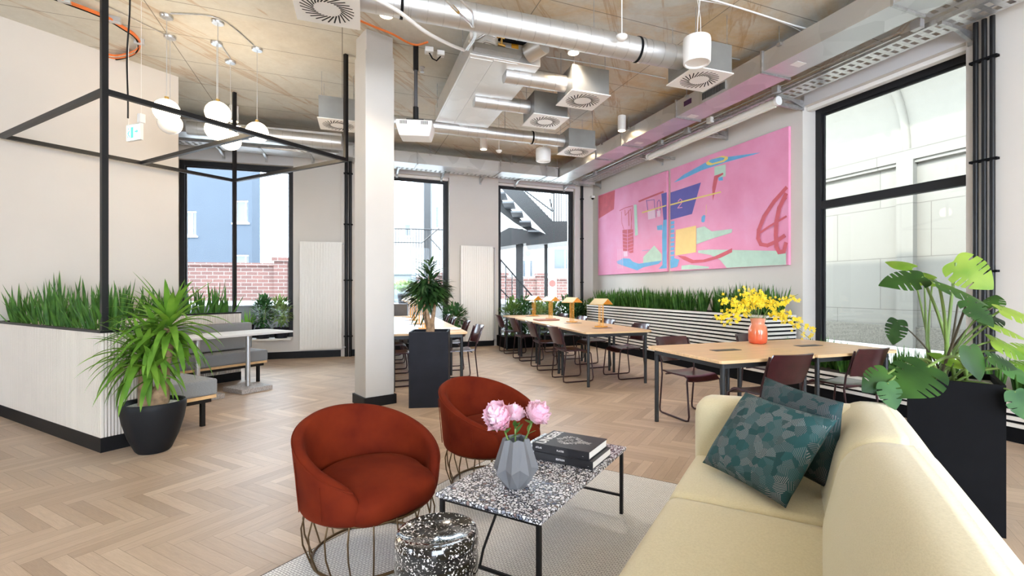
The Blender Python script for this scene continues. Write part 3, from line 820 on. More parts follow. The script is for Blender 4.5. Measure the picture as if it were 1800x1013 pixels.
mats3 = ['shrub', 'shrub3', 'shrub2', 'shrub', 'shrub3', 'ficus', 'shrub']
for i in range(7):
    d = 3.58+i*.345
    bush('leafy_shrub', R(d, 10.42+.12*(i%2), .25), 30+i,   .25, .26, .84+.06*math.sin(i*2.), 620, .10, M[mats3[i]],
         'green leafy shrub in the low black planter at the far window', 'shrubs at the far window')
# plants on the floor at the narrow window, far end of the left table
bush('potted_plant', R(2.28, 10.50, 0), 91, .25, .25, .98, 300, .12, M['shrub3'], 'green pot plant at the far end of the left long table', pot=(.15, .3, M['anth']), foot=.15)
bush('potted_plant', R(1.35, 11.75, .92), 92, .30, .22, .55, 260, .10, M['shrub2'], 'pale green pot plant outside the narrow window, low beside the column', pot=(.15, .3, M['anth']), foot=.15)
# plants standing on the sill of the first window
def sillpt(px, off): 
    # point on the sill line (wall frame y = off) seen at column px
    k_ = (px-CX)/F; ox_, oy_ = A0[0]+VA[0]*off, A0[1]+VA[1]*off
    t = (k_*oy_-ox_)/(UA[0]-k_*UA[1]); return (ox_+UA[0]*t, oy_+UA[1]*t)
shelf = MB(); shelf.bb(-3.0, -1.18, -.10, .26, .36, .40)
p_ = sillpt(432, -.07)
o = clump('aloe_plant', (p_[0], p_[1], .40), 5, None, None)
bpy.data.objects.remove(o)
e_ = empty('potted_aloe', (p_[0], p_[1], .405), 0, 'small spiky aloe in an anthracite pot on the window sill', 'plant')
MB().lathe([(0,0), (.10,0), (.14,.26), (.125,.26), (.12,.24), (0,.24)], 24).build('pot', M['anth'], e_, smooth=40)
plant_blades(16, .22, .36, .25, .03, 5, .8).build('foliage', M['yucca'], e_, smooth=50).location = (0, 0, .25)
p_ = sillpt(462, -.06); bush('potted_shrub', (p_[0], p_[1], .405), 71, .19, .14, .80, 420, .085, M['shrub3'], 'dark green bushy pot plant on the window sill, middle of three', pot=(.13, .2, M['anth']), foot=.02)
p_ = sillpt(494, -.06); bush('potted_shrub', (p_[0], p_[1], .405), 72, .18, .14, .76, 360, .09, M['shrub2'], 'pale variegated pot plant on the window sill beside the frame', pot=(.13, .2, M['anth']), foot=.02)

# ================================================================== BENCHES AND MARBLE TABLE (L frame)
def rbox(mb_, x0, x1, y0, y1, z0, z1): return mb_.bb(x0, x1, y0, y1, z0, z1)
def bench(r0, r1, l0, l1, label, back, along):
    c0 = L(l0, r0); e_ = empty('bench', (c0[0], c0[1], 0), RZ_L, label, 'bench'); w_, d_ = r1-r0, l1-l0
    rbox(MB(), 0, w_, 0, d_, .30, .455).build('seat', M['bench'], e_, bevel=.022, seg=3)
    MB().bb(.01, w_-.01, .01, d_-.01, .268, .299).build('seat_board', M['wood_edge'], e_)
    m_ = MB()
    m_.bb(.04, w_-.04, .04, .075, .228, .267); m_.bb(.04, w_-.04, d_-.075, d_-.04, .228, .267); m_.bb(.04, .075, .075, d_-.075, .228, .267); m_.bb(w_-.075, w_-.04, .075, d_-.075, .228, .267)
    m_.build('seat_frame', M['black'], e_)
    for x in (.10, w_-.10):
        for y in (.08, d_-.08): MB().bb(x-.018, x+.018, y-.018, y+.018, 0, .228).build('leg', M['black'], e_)
    if back == 'l': rbox(MB(), .02, w_-.05, d_-.13, d_-.005, .47, .84).build('backrest', M['bench'], e_, bevel=.02, seg=3)
    else: rbox(MB(), .005, .13, .35, d_-.02, .47, .84).build('backrest', M['bench'], e_, bevel=.02, seg=3)
    return e_
bench(2.66, 4.22, 6.76, 7.19, 'grey upholstered bench with backrest standing along the wall planter', 'l', 0)
bench(2.08, 2.62, 5.0, 7.15, 'grey upholstered bench set behind the near ribbed planter, end towards the yucca', 'r', 0)
c0 = L(6.10, 2.60); e_ = empty('marble_table', (c0[0], c0[1], 0), RZ_L, 'long narrow white marble table on two steel columns between the benches', 'table')
MB().bb(0, 1.56, 0, .60, .735, .76).build('tabletop', M['concrete_w'], e_, bevel=.003)
for r_ in (3.10, 3.70):
    MB().tube([(r_-2.6, .26, .05), (r_-2.6, .26, .735)], .028, 16).build('leg', M['alu'], e_, smooth=40)
    MB().box((r_-2.6, .26, .03), (.40, .42, .058)).build('foot_plate', M['terr_base'], e_, bevel=.004)

# ================================================================== BLACK FRAME
cgo = L(4.92, 1.735); e_ = empty('steel_frame', (cgo[0], cgo[1], 0), RZ_L, 'tall open frame of square black tubes over the benches', 'frame')
fz, q = 2.93, .021; W_, D_ = 2.36, 2.50
MB().bb(.005-q, .005+q, .055-q, .055+q, .99, CZ).build('post', M['black'], e_)
MB().bb(W_-q, W_+q, D_-.04-q, D_-.04+q, .99, CZ).build('post', M['black'], e_)
MB().bb(W_-q, W_+q, .055-q, .055+q, fz-q, CZ).build('post', M['black'], e_)
def beam(x0, y0, x1, y1): 
    if x0 == x1: MB().bb(x0-q, x0+q, y0, y1, fz-q, fz+q).build('beam', M['black'], e_)
    else: MB().bb(x0, x1, y0-q, y0+q, fz-q, fz+q).build('beam', M['black'], e_)
beam(.005+q, .055, W_-q, .055); beam(.005-q, D_-.04, W_-q, D_-.04); beam(.005, .055+q, .005, D_-.04-q); beam(W_, .055+q, W_, D_-.04-q); beam(W_*.52, .055+q, W_*.52, D_-.04-q)

# ================================================================== POTTED YUCCA
yl = V(*G(270, 795)[:2])*1.0; yk = 3.93/yl[1]; yl = yl*yk
e_ = empty('potted_yucca', (yl[0], yl[1], 0), .3, 'yucca palm with arching leaves in a rounded black pot by the ribbed planter', 'plant')
prof = [(a_*.84, b__) for a_, b__ in [(0, 0), (.125, 0), (.145, .02), (.20, .13), (.243, .26), (.262, .36), (.262, .395), (.252, .41), (.238, .405), (.23, .38), (.2, .36), (0, .36)]]
MB().lathe(prof, 48).build('pot', M['potb'] if 'potb' in M else simple('black_pot', (.011,.012,.014), .55, spec=.2), e_, smooth=40)
MB().lathe([(0, .385), (.16, .382), (.195, .372)], 40).build('gravel', M['white_pebble'], e_)
def limb(path, radii, name='trunk', mat=None, par=None): return MB().tube(path, radii, 10).build(name, mat or M['trunk'], par, smooth=60)
limb([(-.02, 0, .34), (-.03, .0, .42), (-.055, 0, .52), (-.06, 0, .62), (-.07, 0, .72)], [.09, .075, .05, .04, .03], par=e_)
limb([(.0, 0, .34), (.03, .0, .42), (.06, 0, .52), (.07, 0, .68), (.10, .02, .86), (.09, .02, 1.0)], [.09, .08, .052, .042, .034, .028], par=e_)
def crown(heads, seed):
    m_ = MB(); r_ = random.Random(seed)
    for (x, y, z, n, ln, sp) in heads:
        for i in range(n):
            a = i*2.4+r_.uniform(-.2, .2); t = (i+.5)/n
            for _ in range(8):
                wa = a+.3                                # world azimuth; keep blades clear of the planter face
                if (math.cos(wa)*DL[0]+math.sin(wa)*DL[1])*ln*.8 > .27: a += .7
                else: break
            el = 1.35-sp*t
            d = (math.cos(a)*math.cos(el), math.sin(a)*math.cos(el), math.sin(el))
            m_.blade((x, y, z-t*.10), d, ln*r_.uniform(.85, 1.2), .050*r_.uniform(.85, 1.2), droop=(.7+1.6*t)*r_.uniform(.7, 1.4), n=10, fold=.3, base=.45, peak=.3)
    return m_
crown([(.10, .02, 1.04, 56, .44, 1.7), (-.07, 0, .80, 52, .39, 1.9), (.0, .06, .92, 34, .39, 1.6), (.03, -.08, .70, 18, .31, 1.7)], 4).build('foliage', M['yucca'], e_, smooth=50)

# ================================================================== FICUS IN TALL BOX
def boxplanter(name, corner, ang, w_, d_, h_, label, mat):
    e_ = empty(name, (corner[0], corner[1], 0), ang, label, 'plant')
    m_ = MB(); t = .02
    m_.bb(0, w_, 0, d_, 0, h_-.06)
    for a in ((0, w_, 0, t), (0, w_, d_-t, d_), (0, t, t, d_-t), (w_-t, w_, t, d_-t)): m_.bb(*a, h_-.06, h_)
    m_.build('planter_box', mat, e_)
    MB().bb(t, w_-t, t, d_-t, h_-.06, h_-.035).build('gravel', M['pebble'], e_)
    return e_
fa = math.atan2(.05, .42)
e_ = boxplanter('ficus_planter', G(718.5, 718.2)[:2], .13, .43, .40, .845, 'small ficus tree in a tall dark grey box planter next to the column', M['anth'])
fx = Vector((.205, .16, .80))
limb([fx, fx+Vector((.0,0,.12)), fx+Vector((-.02,.0,.26)), fx+Vector((-.10,.02,.44)), fx+Vector((-.13,.02,.55))], [.04,.028,.02,.015,.01], par=e_)
limb([fx+Vector((.03,0,0)), fx+Vector((.035,0,.15)), fx+Vector((.06,0,.30)), fx+Vector((.09,.02,.5))], [.035,.026,.018,.01], par=e_)
limb([fx+Vector((0,.03,.05)), fx+Vector((-.06,.03,.22)), fx+Vector((-.02,.04,.42)), fx+Vector((.0,.04,.72))], [.026,.018,.014,.008], par=e_)
def ficus():
    m_ = MB(); r_ = random.Random(8)
    for i in range(800):
        u, v_ = r_.uniform(-1, 1), r_.uniform(0, 2*PI); q = r_.random()**.45; s_ = math.sqrt(1-u*u)
        p = fx+Vector((.215*q*s_*math.cos(v_)-.01, .2*q*s_*math.sin(v_)+.03, .50+.17*q*u))
        d = (s_*math.cos(v_)*1.2, s_*math.sin(v_)*1.2, r_.uniform(-.9, .4))
        m_.blade(p, d, r_.uniform(.10, .16), .034, droop=.4, n=4, fold=.2, base=.25, peak=.45)
    for i in range(60):
        a = r_.uniform(0, 6.3); z = r_.uniform(.62, .84); q = r_.uniform(0, .10)*(1.0-(z-.62)*2)
        m_.blade(fx+Vector((math.cos(a)*q, math.sin(a)*q+.03, z)), (math.cos(a), math.sin(a), r_.uniform(.0, .9)), r_.uniform(.12, .19), .032, droop=.25, n=5, fold=.2, base=.25, peak=.4)
    for i in range(10):
        a = r_.uniform(0, 6.3); m_.blade(fx+Vector((-.1+math.cos(a)*.06, math.sin(a)*.05, r_.uniform(.18,.3))), (-.4, math.sin(a)*.3, -.9), .12, .03, n=4, fold=.2, base=.25)
    return m_
ficus().build('foliage', M['ficus'], e_, smooth=50)

# ================================================================== MONSTERA
mk = G(1769, 947.7); mdir = V(-.80, .60)
mcn = V(mk[0], mk[1])+mdir*.415
me_ = boxplanter('monstera_planter', (mcn[0], mcn[1]), math.atan2(-.60, .80), .415, .42, .81, 'large monstera with split leaves in a tall black box planter behind the sofa', M['blackm'])
mw = Matrix.Translation((mcn[0], mcn[1], 0)) @ Matrix.Rotation(math.atan2(-.60, .80), 4, 'Z'); mwi = mw.inverted()
def monleaf(size, cuts=5, seed=0, nl=1.0):
    # heart-shaped blade in the local xy plane, stalk joint at origin, tip along +y, with slots cut from the margin
    r_ = random.Random(seed); out = []; n = 140
    def half(sgn):
        pts = []
        for i in range(n+1):
            t = i/n
            a = PI*t                                     # 0 at the lobe behind the stalk, PI at the tip
            x = math.sin(a)**.8*.46*(1.12-.35*t); y = -.20*math.sin(PI*min(1, t*2.2))**1*(1-t)-.0+(t**1.25)*.98-.06*(1-t)
            pts.append([x*sgn, y])
        k_ = [i/(cuts+1) for i in range(1, cuts+1)]
        for i, p in enumerate(pts):
            t = i/n
            for q in k_:
                tt = .24+q*.56
                w_ = (.013 if seed == 0 else .015)+.003*math.sin(q*9+seed)
                if abs(t-tt) < w_: f_ = .44+.1*math.sin(seed+q*7)+(.56-.1*math.sin(seed+q*7))*(abs(t-tt)/w_)**5; p[0] *= f_
        return pts
    return half(1), half(-1)
def add_leaf(anchor, normal, tip, size, mat, cuts=5, curl=.18, seed=0, name='leaf'):
    # anchor: stalk joint (world), normal: facing direction, tip: pointing direction
    n_ = Vector(normal).normalized(); t_ = Vector(tip); t_ = (t_-n_*t_.dot(n_)).normalized(); s_ = t_.cross(n_)
    hr, hl = monleaf(size, cuts, seed); a = Vector(anchor); m_ = MB(); rows = []
    for hh in (hr, hl):
        g = []
        for (x, y) in hh:
            row = []
            my = y*.97+.0
            for k_ in range(5):
                f_ = k_/4; xx = x*f_; yy = (max(-.0, my)*(1-f_)+y*f_)+.10*abs(xx)*(1-f_)
                zz = -curl*(yy*yy)*.7 - curl*.9*(xx*xx)*2 + .05*abs(xx)
                p = a+(s_*xx+t_*yy+n_*zz)*size; row.append(tuple(mwi @ p))
            g.append(row)
        m_.grid(g)
    return m_.build(name, mat, me_, smooth=70)
pot0 = Vector(L(0,0)); base = mw @ Vector((.16, .2, .77))
def stalk(p0, p1, bend=(0,0,0), r_=.009, mat=None):
    p0, p1 = Vector(p0), Vector(p1); c_ = (p0+p1)/2+Vector(bend); path = []
    for i in range(9): t = i/8; path.append(mwi @ (p0*(1-t)**2+c_*2*t*(1-t)+p1*t*t))
    MB().tube(path, [r_*(1.25-.5*i/8) for i in range(9)], 7).build('stalk', mat or M['stem'], me_, smooth=60)
mY = 2.80
lv = [ # px, py, depth, normal, tip, size, mat, cuts
 (1680, 462, 2.75, (-.55,-.8,.25), (.75,-.1,-.75), 0.222, 'monl', 4, .009),
 (1620, 487, 2.75, (-.2,-.55,.8), (-1,.1,.02), 0.222, 'mon', 4, .009),
 (1650, 500, 2.6, (.2,-.45,.9), (1,-.3,-.22), 0.267, 'mon', 4, .009),
 (1640, 490, 2.95, (0,-.6,.8), (-.5,.4,.45), 0.126, 'monl', 0, .006),
 (1625, 500, 2.9, (-.2,-.5,.85), (.3,.6,.3), 0.177, 'monl', 4, .006),
 (1700, 530, 2.45, (.0,-.75,.65), (.35,-.35,-.8), 0.163, 'mon', 4, .007),
 (1760, 545, 2.75, (.1,-.5,.85), (1,-.2,-.35), 0.222, 'monl', 4, .008),
 (1745, 540, 2.95, (-.5,-.5,.7), (.3,.2,.5), 0.126, 'mon', 3, .006),
 (1740, 570, 2.65, (.2,-.4,.9), (1,-.4,-.3), 0.193, 'monl', 3, .007),
 (1577, 565, 2.85, (-.9,-.4,.1), (-.25,.1,-1), 0.148, 'ficus', 4, .005),
 (1630, 646, 2.35, (-.1,-.62,.78), (-.85,-.35,-.42), 0.267, 'mon', 4, .009),
 (1705, 612, 2.35, (.15,-.9,.35), (.15,-.3,-.95), 0.163, 'mon', 0, .007),
 (1560, 658, 2.35, (-.1,-.85,.5), (-.9,-.1,-.55), 0.157, 'mon', 4, .007),
 (1560, 675, 2.30, (-.2,-.9,.4), (.1,-.2,-.97), 0.126, 'shrub3', 3, .006),
 (1745, 600, 2.7, (.2,-.6,.75), (.9,-.2,-.3), 0.207, 'monl', 3, .007),
 (1740, 628, 2.35, (.1,-.65,.75), (.8,-.5,.1), 0.133, 'mon', 4, .006),
 (1770, 648, 2.6, (.1,-.5,.85), (.6,-.3,-.5), 0.193, 'shrub3', 3, .007),
 (1790, 620, 2.75, (0,-.6,.8), (.9,.0,.2), 0.207, 'monl', 4, .007),
 (1785, 690, 2.5, (-.1,-.9,.3), (.2,.0,-.95), 0.148, 'shrub3', 2, .006),
 (1602, 470, 2.9, (-.1,-.5,.85), (-.4,.5,.45), .150, 'monl', 0, .006),
 (1715, 560, 2.8, (0,-.5,.85), (.8,.2,-.2), .200, 'mon', 4, .006),
 (1795, 655, 2.7, (0,-.6,.8), (.6,.1,.3), .200, 'monl', 3, .006),
 (1690, 640, 2.7, (.1,-.5,.85), (-.4,.4,.1), 0.163, 'monl', 3, .006)]
for i, (px, py, Y_, nn, tp, sz, mt, ct, sr_) in enumerate(lv):
    a = PY(px, py, Y_)
    add_leaf(a, nn, tp, sz, M[mt], ct, .22, i)
    b0 = base+Vector((rnd.uniform(-.09, .09), rnd.uniform(-.08, .08), 0))
    hgt = a[2]-b0.z
    stalk(b0, a, ((a[0]-b0.x)*-.18, 0, max(.05, abs(a[0]-b0.x)*.35 if hgt < .3 else .05)), sr_, M['stemd'] if i in (5, 7, 9, 11) else M['stem'])
# climbing stakes
MB().tube([mwi @ Vector(PY(1660, 690, 2.8)), mwi @ Vector(PY(1684, 535, 2.8))], .006, 6).build('stake', M['stemd'], me_)
# ================================================================== DINING CHAIRS AND TABLES
def make_chair():
    t = empty('sled_chair', (0,0,0), 0, 'x', 'chair')
    # seat: shallow dished plywood with a waterfall front
    pts = []
    for i in range(12):
        u = i/11; x = -.20+.42*u; row = []
        for j in range(9):
            v_ = j/8*2-1; z = .448-.012*(1-v_*v_)-.0
            if u > .8: z -= ((u-.8)/.2)**2*.045
            if u < .12: z += .008
            row.append((x-(.015*(u-.8)/.2 if u > .8 else 0), v_*.205*(1-.06*u), z))
        pts.append(row)
    MB().sheet([r_[::-1] for r_ in pts], .016).build('seat', M['maroon'], t, smooth=50)
    # backrest: curved plywood, leaning back
    pts = []
    for i in range(9):
        u = i/8; z = .545+.25*u; row = []
        for j in range(11):
            v_ = j/10*2-1; wd = .205+.012*math.sin(PI*u)
            x = -.222-.085*u-.012*max(0, u-.8)*5-.045*(1-v_*v_)
            row.append((x, v_*wd*(1-.10*(1-u)**3), z))
        pts.append(row)
    MB().sheet([r_[::-1] for r_ in pts], .013).build('backrest', M['maroon'], t, smooth=50)
    for s in (-1, 1):
        y = s*.215
        MB().tube([(.165, y*.8, .428), (.20, y*.98, .40), (.235, y, .06), (.225, y, .02), (.19, y, .010), (-.19, y, .010), (-.225, y, .02), (-.23, y, .06), (-.19, y, .42), (-.205, y*.99, .54), (-.285, y*.97, .775)], .0095, 8).build('sled_frame', M['maroonm'], t, smooth=60)
    m_ = MB(); m_.tube([(.165, -.17, .427), (.165, .17, .427)], .008, 6); m_.tube([(-.15, -.2, .425), (-.15, .2, .425)], .008, 6)
    m_.build('crossbar', M['maroonm'], t, smooth=60)
    return t
ch0 = make_chair(); used = [False]
def chair(p, ang, label, group=None):
    if not used[0]:
        used[0] = True; o = ch0; o.location = (p[0], p[1], 0); o.rotation_euler = (0,0,ang)
    else: o = dup(ch0, (p[0], p[1], 0), ang)
    o['label'] = label
    if group: o['group'] = group
    return o
TZ = .75
def make_desk(w_, l_):
    t = empty('desk', (0,0,0), 0, 'x', 'table'); m_ = MB(); r_ = .05; pts = []
    for (cx_, cy_, a0) in ((w_-r_, r_, -PI/2), (w_-r_, l_-r_, 0), (r_, l_-r_, PI/2), (r_, r_, PI)):
        for i in range(5): a = a0+PI/2*i/4; pts.append((cx_+r_*math.cos(a), cy_+r_*math.sin(a)))
    m_.prism(pts, TZ-.028, TZ); m_.build('tabletop', M['table'], t, bevel=.003)
    m_ = MB(); z0, z1 = TZ-.075, TZ-.029
    m_.bb(.07, w_-.07, .055, .085, z0, z1); m_.bb(.07, w_-.07, l_-.085, l_-.055, z0, z1); m_.bb(.055, .085, .085, l_-.085, z0, z1); m_.bb(w_-.085, w_-.055, .085, l_-.085, z0, z1)
    m_.build('table_frame', M['grey_metal'], t)
    for x in (.075, w_-.075):
        for y in (.075, l_-.075): MB().tube([(x, y, 0), (x, y, TZ-.03)], .021, 14).build('leg', M['grey_metal'], t, smooth=40)
    m_ = MB(); m_.bb(w_*.36, w_*.64, l_*.5-.05, l_*.5+.05, TZ-.002, TZ+.003); m_.build('cable_flap', M['grey_metal'], t, bevel=.001)
    return t
dk0 = make_desk(1.03, 1.095)
a1 = math.radians(19); u1, v1 = rot(a1)
O1 = V(.60, 6.39)
def T(O, u, v_, a, b): p = O+u*a+v_*b; return (p[0], p[1], 0)
names4 = ['nearest', 'second', 'third', 'farthest']
dk0.location = T(O1, u1, v1, 0, 0); dk0.rotation_euler = (0,0,a1)
dk0['label'] = 'pale oak desk at the near end of the row with four yellow lamps'
pos_l = ['second desk from the near end of the lamp row before the paintings', 'third desk from the near end of the lamp row before the paintings', 'farthest desk of the lamp row, against the window planter']
for i in range(3): dup(dk0, T(O1, u1, v1, 0, 1.1*(i+1)), a1, pos_l[i])
O2 = V(-1.943, 6.105)
pos_l = ['pale oak desk directly behind the dark box planter with the ficus', 'second desk from the near end of the row behind the ficus', 'third desk from the near end of the row behind the ficus', 'farthest desk of the row behind the ficus, by the narrow window']
for i in range(4): dup(dk0, T(O2, u1, v1, 0, 1.1*i), a1, pos_l[i])
a3 = math.radians(20); u3, v3 = rot(a3); O3 = V(1.44, 3.82)
dup(dk0, T(O3, u3, v3, 0, 0), a3, 'pale oak desk behind the sofa, nearest the camera')
dup(dk0, T(O3, u3, v3, 1.036, 0), a3, 'pale oak desk behind the sofa, on the window side beside the orange vase')
rj = random.Random(5)
for i, b in enumerate((.55, 1.62, 2.70, 3.78)):
    j = lambda s_: rj.uniform(-s_, s_)
    chair(T(O1, u1, v1, .08, b+.1), a1+j(.08), names4[i]+' maroon chair on the column side of the lamp desks')
    chair(T(O1, u1, v1, .90+j(.03), b+.06), a1+PI+j(.1), names4[i]+' maroon chair on the planter side of the lamp desks')
    chair(T(O2, u1, v1, .12, b), a1+j(.06), names4[i]+' maroon chair on the near side of the left desk row, seen past the column')
    chair(T(O2, u1, v1, .98+j(.03), b+.02), a1+PI+j(.08), names4[i]+' maroon chair on the radiator side of the left desk row')
chair(T(O3, u3, v3, .54, 1.10), a3-PI/2+.05, 'maroon chair at the far left of the desks behind the sofa')
chair(T(O3, u3, v3, 1.62, 1.10), a3-PI/2, 'maroon chair mostly hidden behind the orange vase')
chair(T(O3, u3, v3, .60, .17), a3+PI/2-.03, 'maroon chair with its back to the green cushions, in front of the desks')
chair((2.854, 4.575), a3+PI/2+.04, 'maroon chair behind the sofa, partly hidden by the monstera leaves')

# yellow desk lamps
def make_lamp():
    t = empty('desk_lamp', (0,0,0), 0, 'x', 'lamp')
    MB().box((0,0,.006), (.16, .12, .012)).build('base', M['yellow'], t, bevel=.002)
    for s in (-1, 1):
        m_ = MB()
        for q_ in (-1, 1): m_.tube([(s*.028, q_*.018, .012), (s*.028, q_*.018, .36)], .0055, 6)
        m_.build('post', M['yellow'], t, smooth=60)
    hw, ln, z0, z1 = .14, .24, .345, .43
    A = [[(-ln/2, -hw, z0), (-ln/2, 0, z1)], [(ln/2, -hw, z0), (ln/2, 0, z1)]]
    B_ = [[(-ln/2, 0, z1), (-ln/2, hw, z0)], [(ln/2, 0, z1), (ln/2, hw, z0)]]
    m_ = MB(); m_.sheet(A, .004); m_.sheet(B_, .004); m_.build('lamp_shade', M['cream_metal'], t)
    m_ = MB(); A = [[(x, y, z-.006) for x, y, z in r_] for r_ in A]; B_ = [[(x, y, z-.006) for x, y, z in r_] for r_ in B_]
    m_.sheet(A, .003); m_.sheet(B_, .003); m_.build('shade_lining', M['yellow'], t)
    return t
lm0 = make_lamp(); first = True
for i, b in enumerate((.755, 1.9, 2.97, 4.02)):
    p = T(O1, u1, v1, .60, b); lab = names4[i]+' of the yellow folded-roof lamps on the desk row before the paintings'
    if first: lm0.location = (p[0], p[1], TZ+.001); lm0.rotation_euler = (0,0,-.7); lm0['label'] = lab; first = False
    else: dup(lm0, (p[0], p[1], TZ+.001), -.7, lab)
for i, b in enumerate((.75, 1.75, 2.75, 3.75)):
    p = T(O2, u1, v1, .54, b); dup(lm0, (p[0], p[1], TZ+.001), -.6, names4[i]+' yellow lamp on the desk row behind the ficus')
# leather trays / papers
m_ = MB().box((0,0,.012), (.42, .30, .022)); p = T(O1, u1, v1, .34, 2.5); o = m_.build('document_tray', simple('dusty_pink_card', (.40,.20,.16), .7), loc=(p[0], p[1], TZ+.002), rz=a1, bevel=.004); tag(o, 'flat dusty pink folder on the lamp desks between second and third lamp', 'folder')
m_ = MB()
for k_ in range(3): m_.box((k_*.01, k_*.012, .006+k_*.007), (.30, .21, .006), rz=.06*k_)
p = T(O2, u1, v1, .82, .42); o = m_.build('magazine', M['paper'], loc=(p[0], p[1], TZ+.001), rz=a1+.2); tag(o, 'white magazines lying on the corner of the desk behind the ficus', 'magazine')

# ================================================================== RADIATORS
def radiator(org, rz, x0, x1, z0, z1, label, vside=1):
    e_ = empty('radiator', (org[0], org[1], 0), rz, label, 'radiator')
    m_ = MB(); n = int((x1-x0)/.05); p_ = (x1-x0)/n
    m_.bb(x0, x1, -.10, -.06, z0, z1)
    for i in range(n): m_.bb(x0+i*p_+.006, x0+(i+1)*p_-.006, -.112, -.10, z0+.015, z1-.015)
    m_.build('panel', M['rad'], e_, bevel=.004)
    b_ = MB(); b_.bb(x0+.12, x0+.18, -.062, .0, z0+.3, z0+.36); b_.bb(x1-.18, x1-.12, -.062, .0, z0+.3, z0+.36); b_.bb(x0+.12, x0+.18, -.062, .0, z1-.36, z1-.3); b_.bb(x1-.18, x1-.12, -.062, .0, z1-.36, z1-.3); b_.build('wall_bracket', M['rad'], e_)
    m_ = MB(); m_.tube([(x1+.05, -.06, z0-.02), (x1+.05, -.06, z1-.02)], .009, 8); m_.tube([(x1-.02, -.08, z1-.03), (x1+.05, -.06, z1-.03)], .011, 8); m_.tube([(x1-.02, -.08, z0+.03), (x1+.06, -.08, z0+.03)], .014, 8)
    m_.build('pipe', M['alu'], e_, smooth=50)
    return e_
def a_at(px):
    k_ = (px-CX)/F; t = (k_*A0[1]-A0[0])/(UA[0]-k_*UA[1]); return t
def b_at(px, e=WB):
    k_ = (px-CX)/F; Y = e/(k_*VR[0]+VR[1]); return k_*Y*UR[0]+Y*UR[1]
radiator(A0, RZ_A, a_at(528), a_at(602), .16, 2.24, 'tall white panel radiator between the big window and the column')
radiator(worg(WB), RZ_R, b_at(808), b_at(865), .13, 2.32, 'tall white panel radiator between the two far windows')

# ================================================================== BLACK DOWNPIPES
def pipes(name, pts, z0, z1, r_, label, brz=(.4, 1.5, 2.6, 3.6)):
    e_ = empty(name, (pts[0][0], pts[0][1], 0), 0, label, 'pipe')
    for p in pts:
        MB().tube([(p[0]-pts[0][0], p[1]-pts[0][1], z0), (p[0]-pts[0][0], p[1]-pts[0][1], z1)], r_, 14).build('pipe', M['black'], e_, smooth=60)
    for z in brz:
        m_ = MB(); a, b = pts[0], pts[-1]; dx, dy = b[0]-a[0], b[1]-a[1]
        ln = math.hypot(dx, dy)+.09 if len(pts) > 1 else .09
        an = math.atan2(dy, dx) if len(pts) > 1 else 0
        m_.box((dx/2, dy/2, z), (ln, r_*2+.012, .022), rz=an); m_.build('bracket', M['blackm'], e_)
    return e_
pipes('drain_pipe', [R(WP-.055, e)[:2] for e in (2.80, 2.73, 2.665)], .0, 4.0, .022, 'three black vertical pipes on the right wall beside the tall window')
pipes('drain_pipe', [R(b_at(1023, WB-.06), WB-.06)[:2]], 0, 3.95, .035, 'single black vertical pipe in the far corner beside the window')
pa = Apt(a_at(609)+.0, -.06); pb = Apt(a_at(609)+.075, -.06)
pipes('drain_pipe', [pa[:2], pb[:2]], 0, CZ-.2, .03, 'pair of black vertical pipes in the corner behind the column')

# ================================================================== PAINTINGS
CD = WP-.05
def canvas(name, x0, x1, z0, z1, label, shapes, colors):
    """x0, x1: e range (x0 > x1); shapes: (colour, polygon in (e, z))"""
    c0 = R(WP-.002, x0); e_ = empty(name, (c0[0], c0[1], 0), RZ_P, label, 'painting'); wd = x0-x1
    m_ = MB(); m_.bb(0, wd, -.046, 0, z0, z1); m_.build('canvas', M['pinkc'], e_, bevel=.004)
    m_ = MB(); mats = list(colors.values()); keys = list(colors.keys())
    for i, (c, poly) in enumerate(shapes):
        m_.mi = keys.index(c); y = -.0462-.00025*(i+1)
        P = [(min(wd-.002, max(.002, x0-e)), y, min(z1-.002, max(z0+.002, z))) for e, z in poly]
        m_.add(P, [tuple(range(len(P)))])
    o = m_.build('painted_shapes', mats, e_)
    return e_
def m_pinkc():
    t = NT('pink_painted_canvas'); v_ = t.coord((1,1,1))
    t.base(t.ramp(t.noise(v_, 1.1, 5, .6), [(.3, sl((230,142,176))), (.55, sl((238,158,192))), (.8, sl((240,174,208)))])); t.set(Roughness=.65); return t.m
M['pinkc'] = m_pinkc()
PC = {'red': simple('painted_red', sl((208,98,110)), .7, var=.08), 'blue': simple('painted_sky_blue', sl((110,178,222)), .7, var=.06), 'ind': simple('painted_indigo', sl((98,92,168)), .7, var=.04),
      'mint': simple('painted_mint', sl((190,218,200)), .7, var=.06), 'yel': simple('painted_yellow', sl((240,216,120)), .7), 'sand': simple('painted_sand', sl((246,212,140)), .7, var=.03), 'whi': simple('painted_white', sl((240,206,222)), .7),
      'pin': simple('painted_pink', sl((232,150,188)), .7), 'dred': simple('painted_deep_red', sl((214,112,124)), .7, var=.06)}
def conv(ox, oy, s_):
    def f_(pts): return [at_d(ox+x/s_, oy+y/s_, CD) for x, y in pts]
    return f_
def stroke(pts, w_):
    out = []; n = len(pts)
    for i in range(n-1):
        (x0, y0), (x1, y1) = pts[i], pts[i+1]; dx, dy = x1-x0, y1-y0; l = math.hypot(dx, dy) or 1; nx, ny = -dy/l*w_/2, dx/l*w_/2; ex, ey = dx/l*w_*.3, dy/l*w_*.3
        out.append([(x0+nx-ex, y0+ny-ey), (x1+nx+ex, y1+ny+ey), (x1-nx+ex, y1-ny+ey), (x0-nx-ex, y0-ny-ey)])
    return out
c1 = conv(1040, 220, 3.62); Ls = []
def pl(S_, cv, c, pts): S_.append((c, cv(pts)))
def st_(S_, cv, c, pts, w_):
    for q_ in stroke(pts, w_): S_.append((c, cv(q_)))
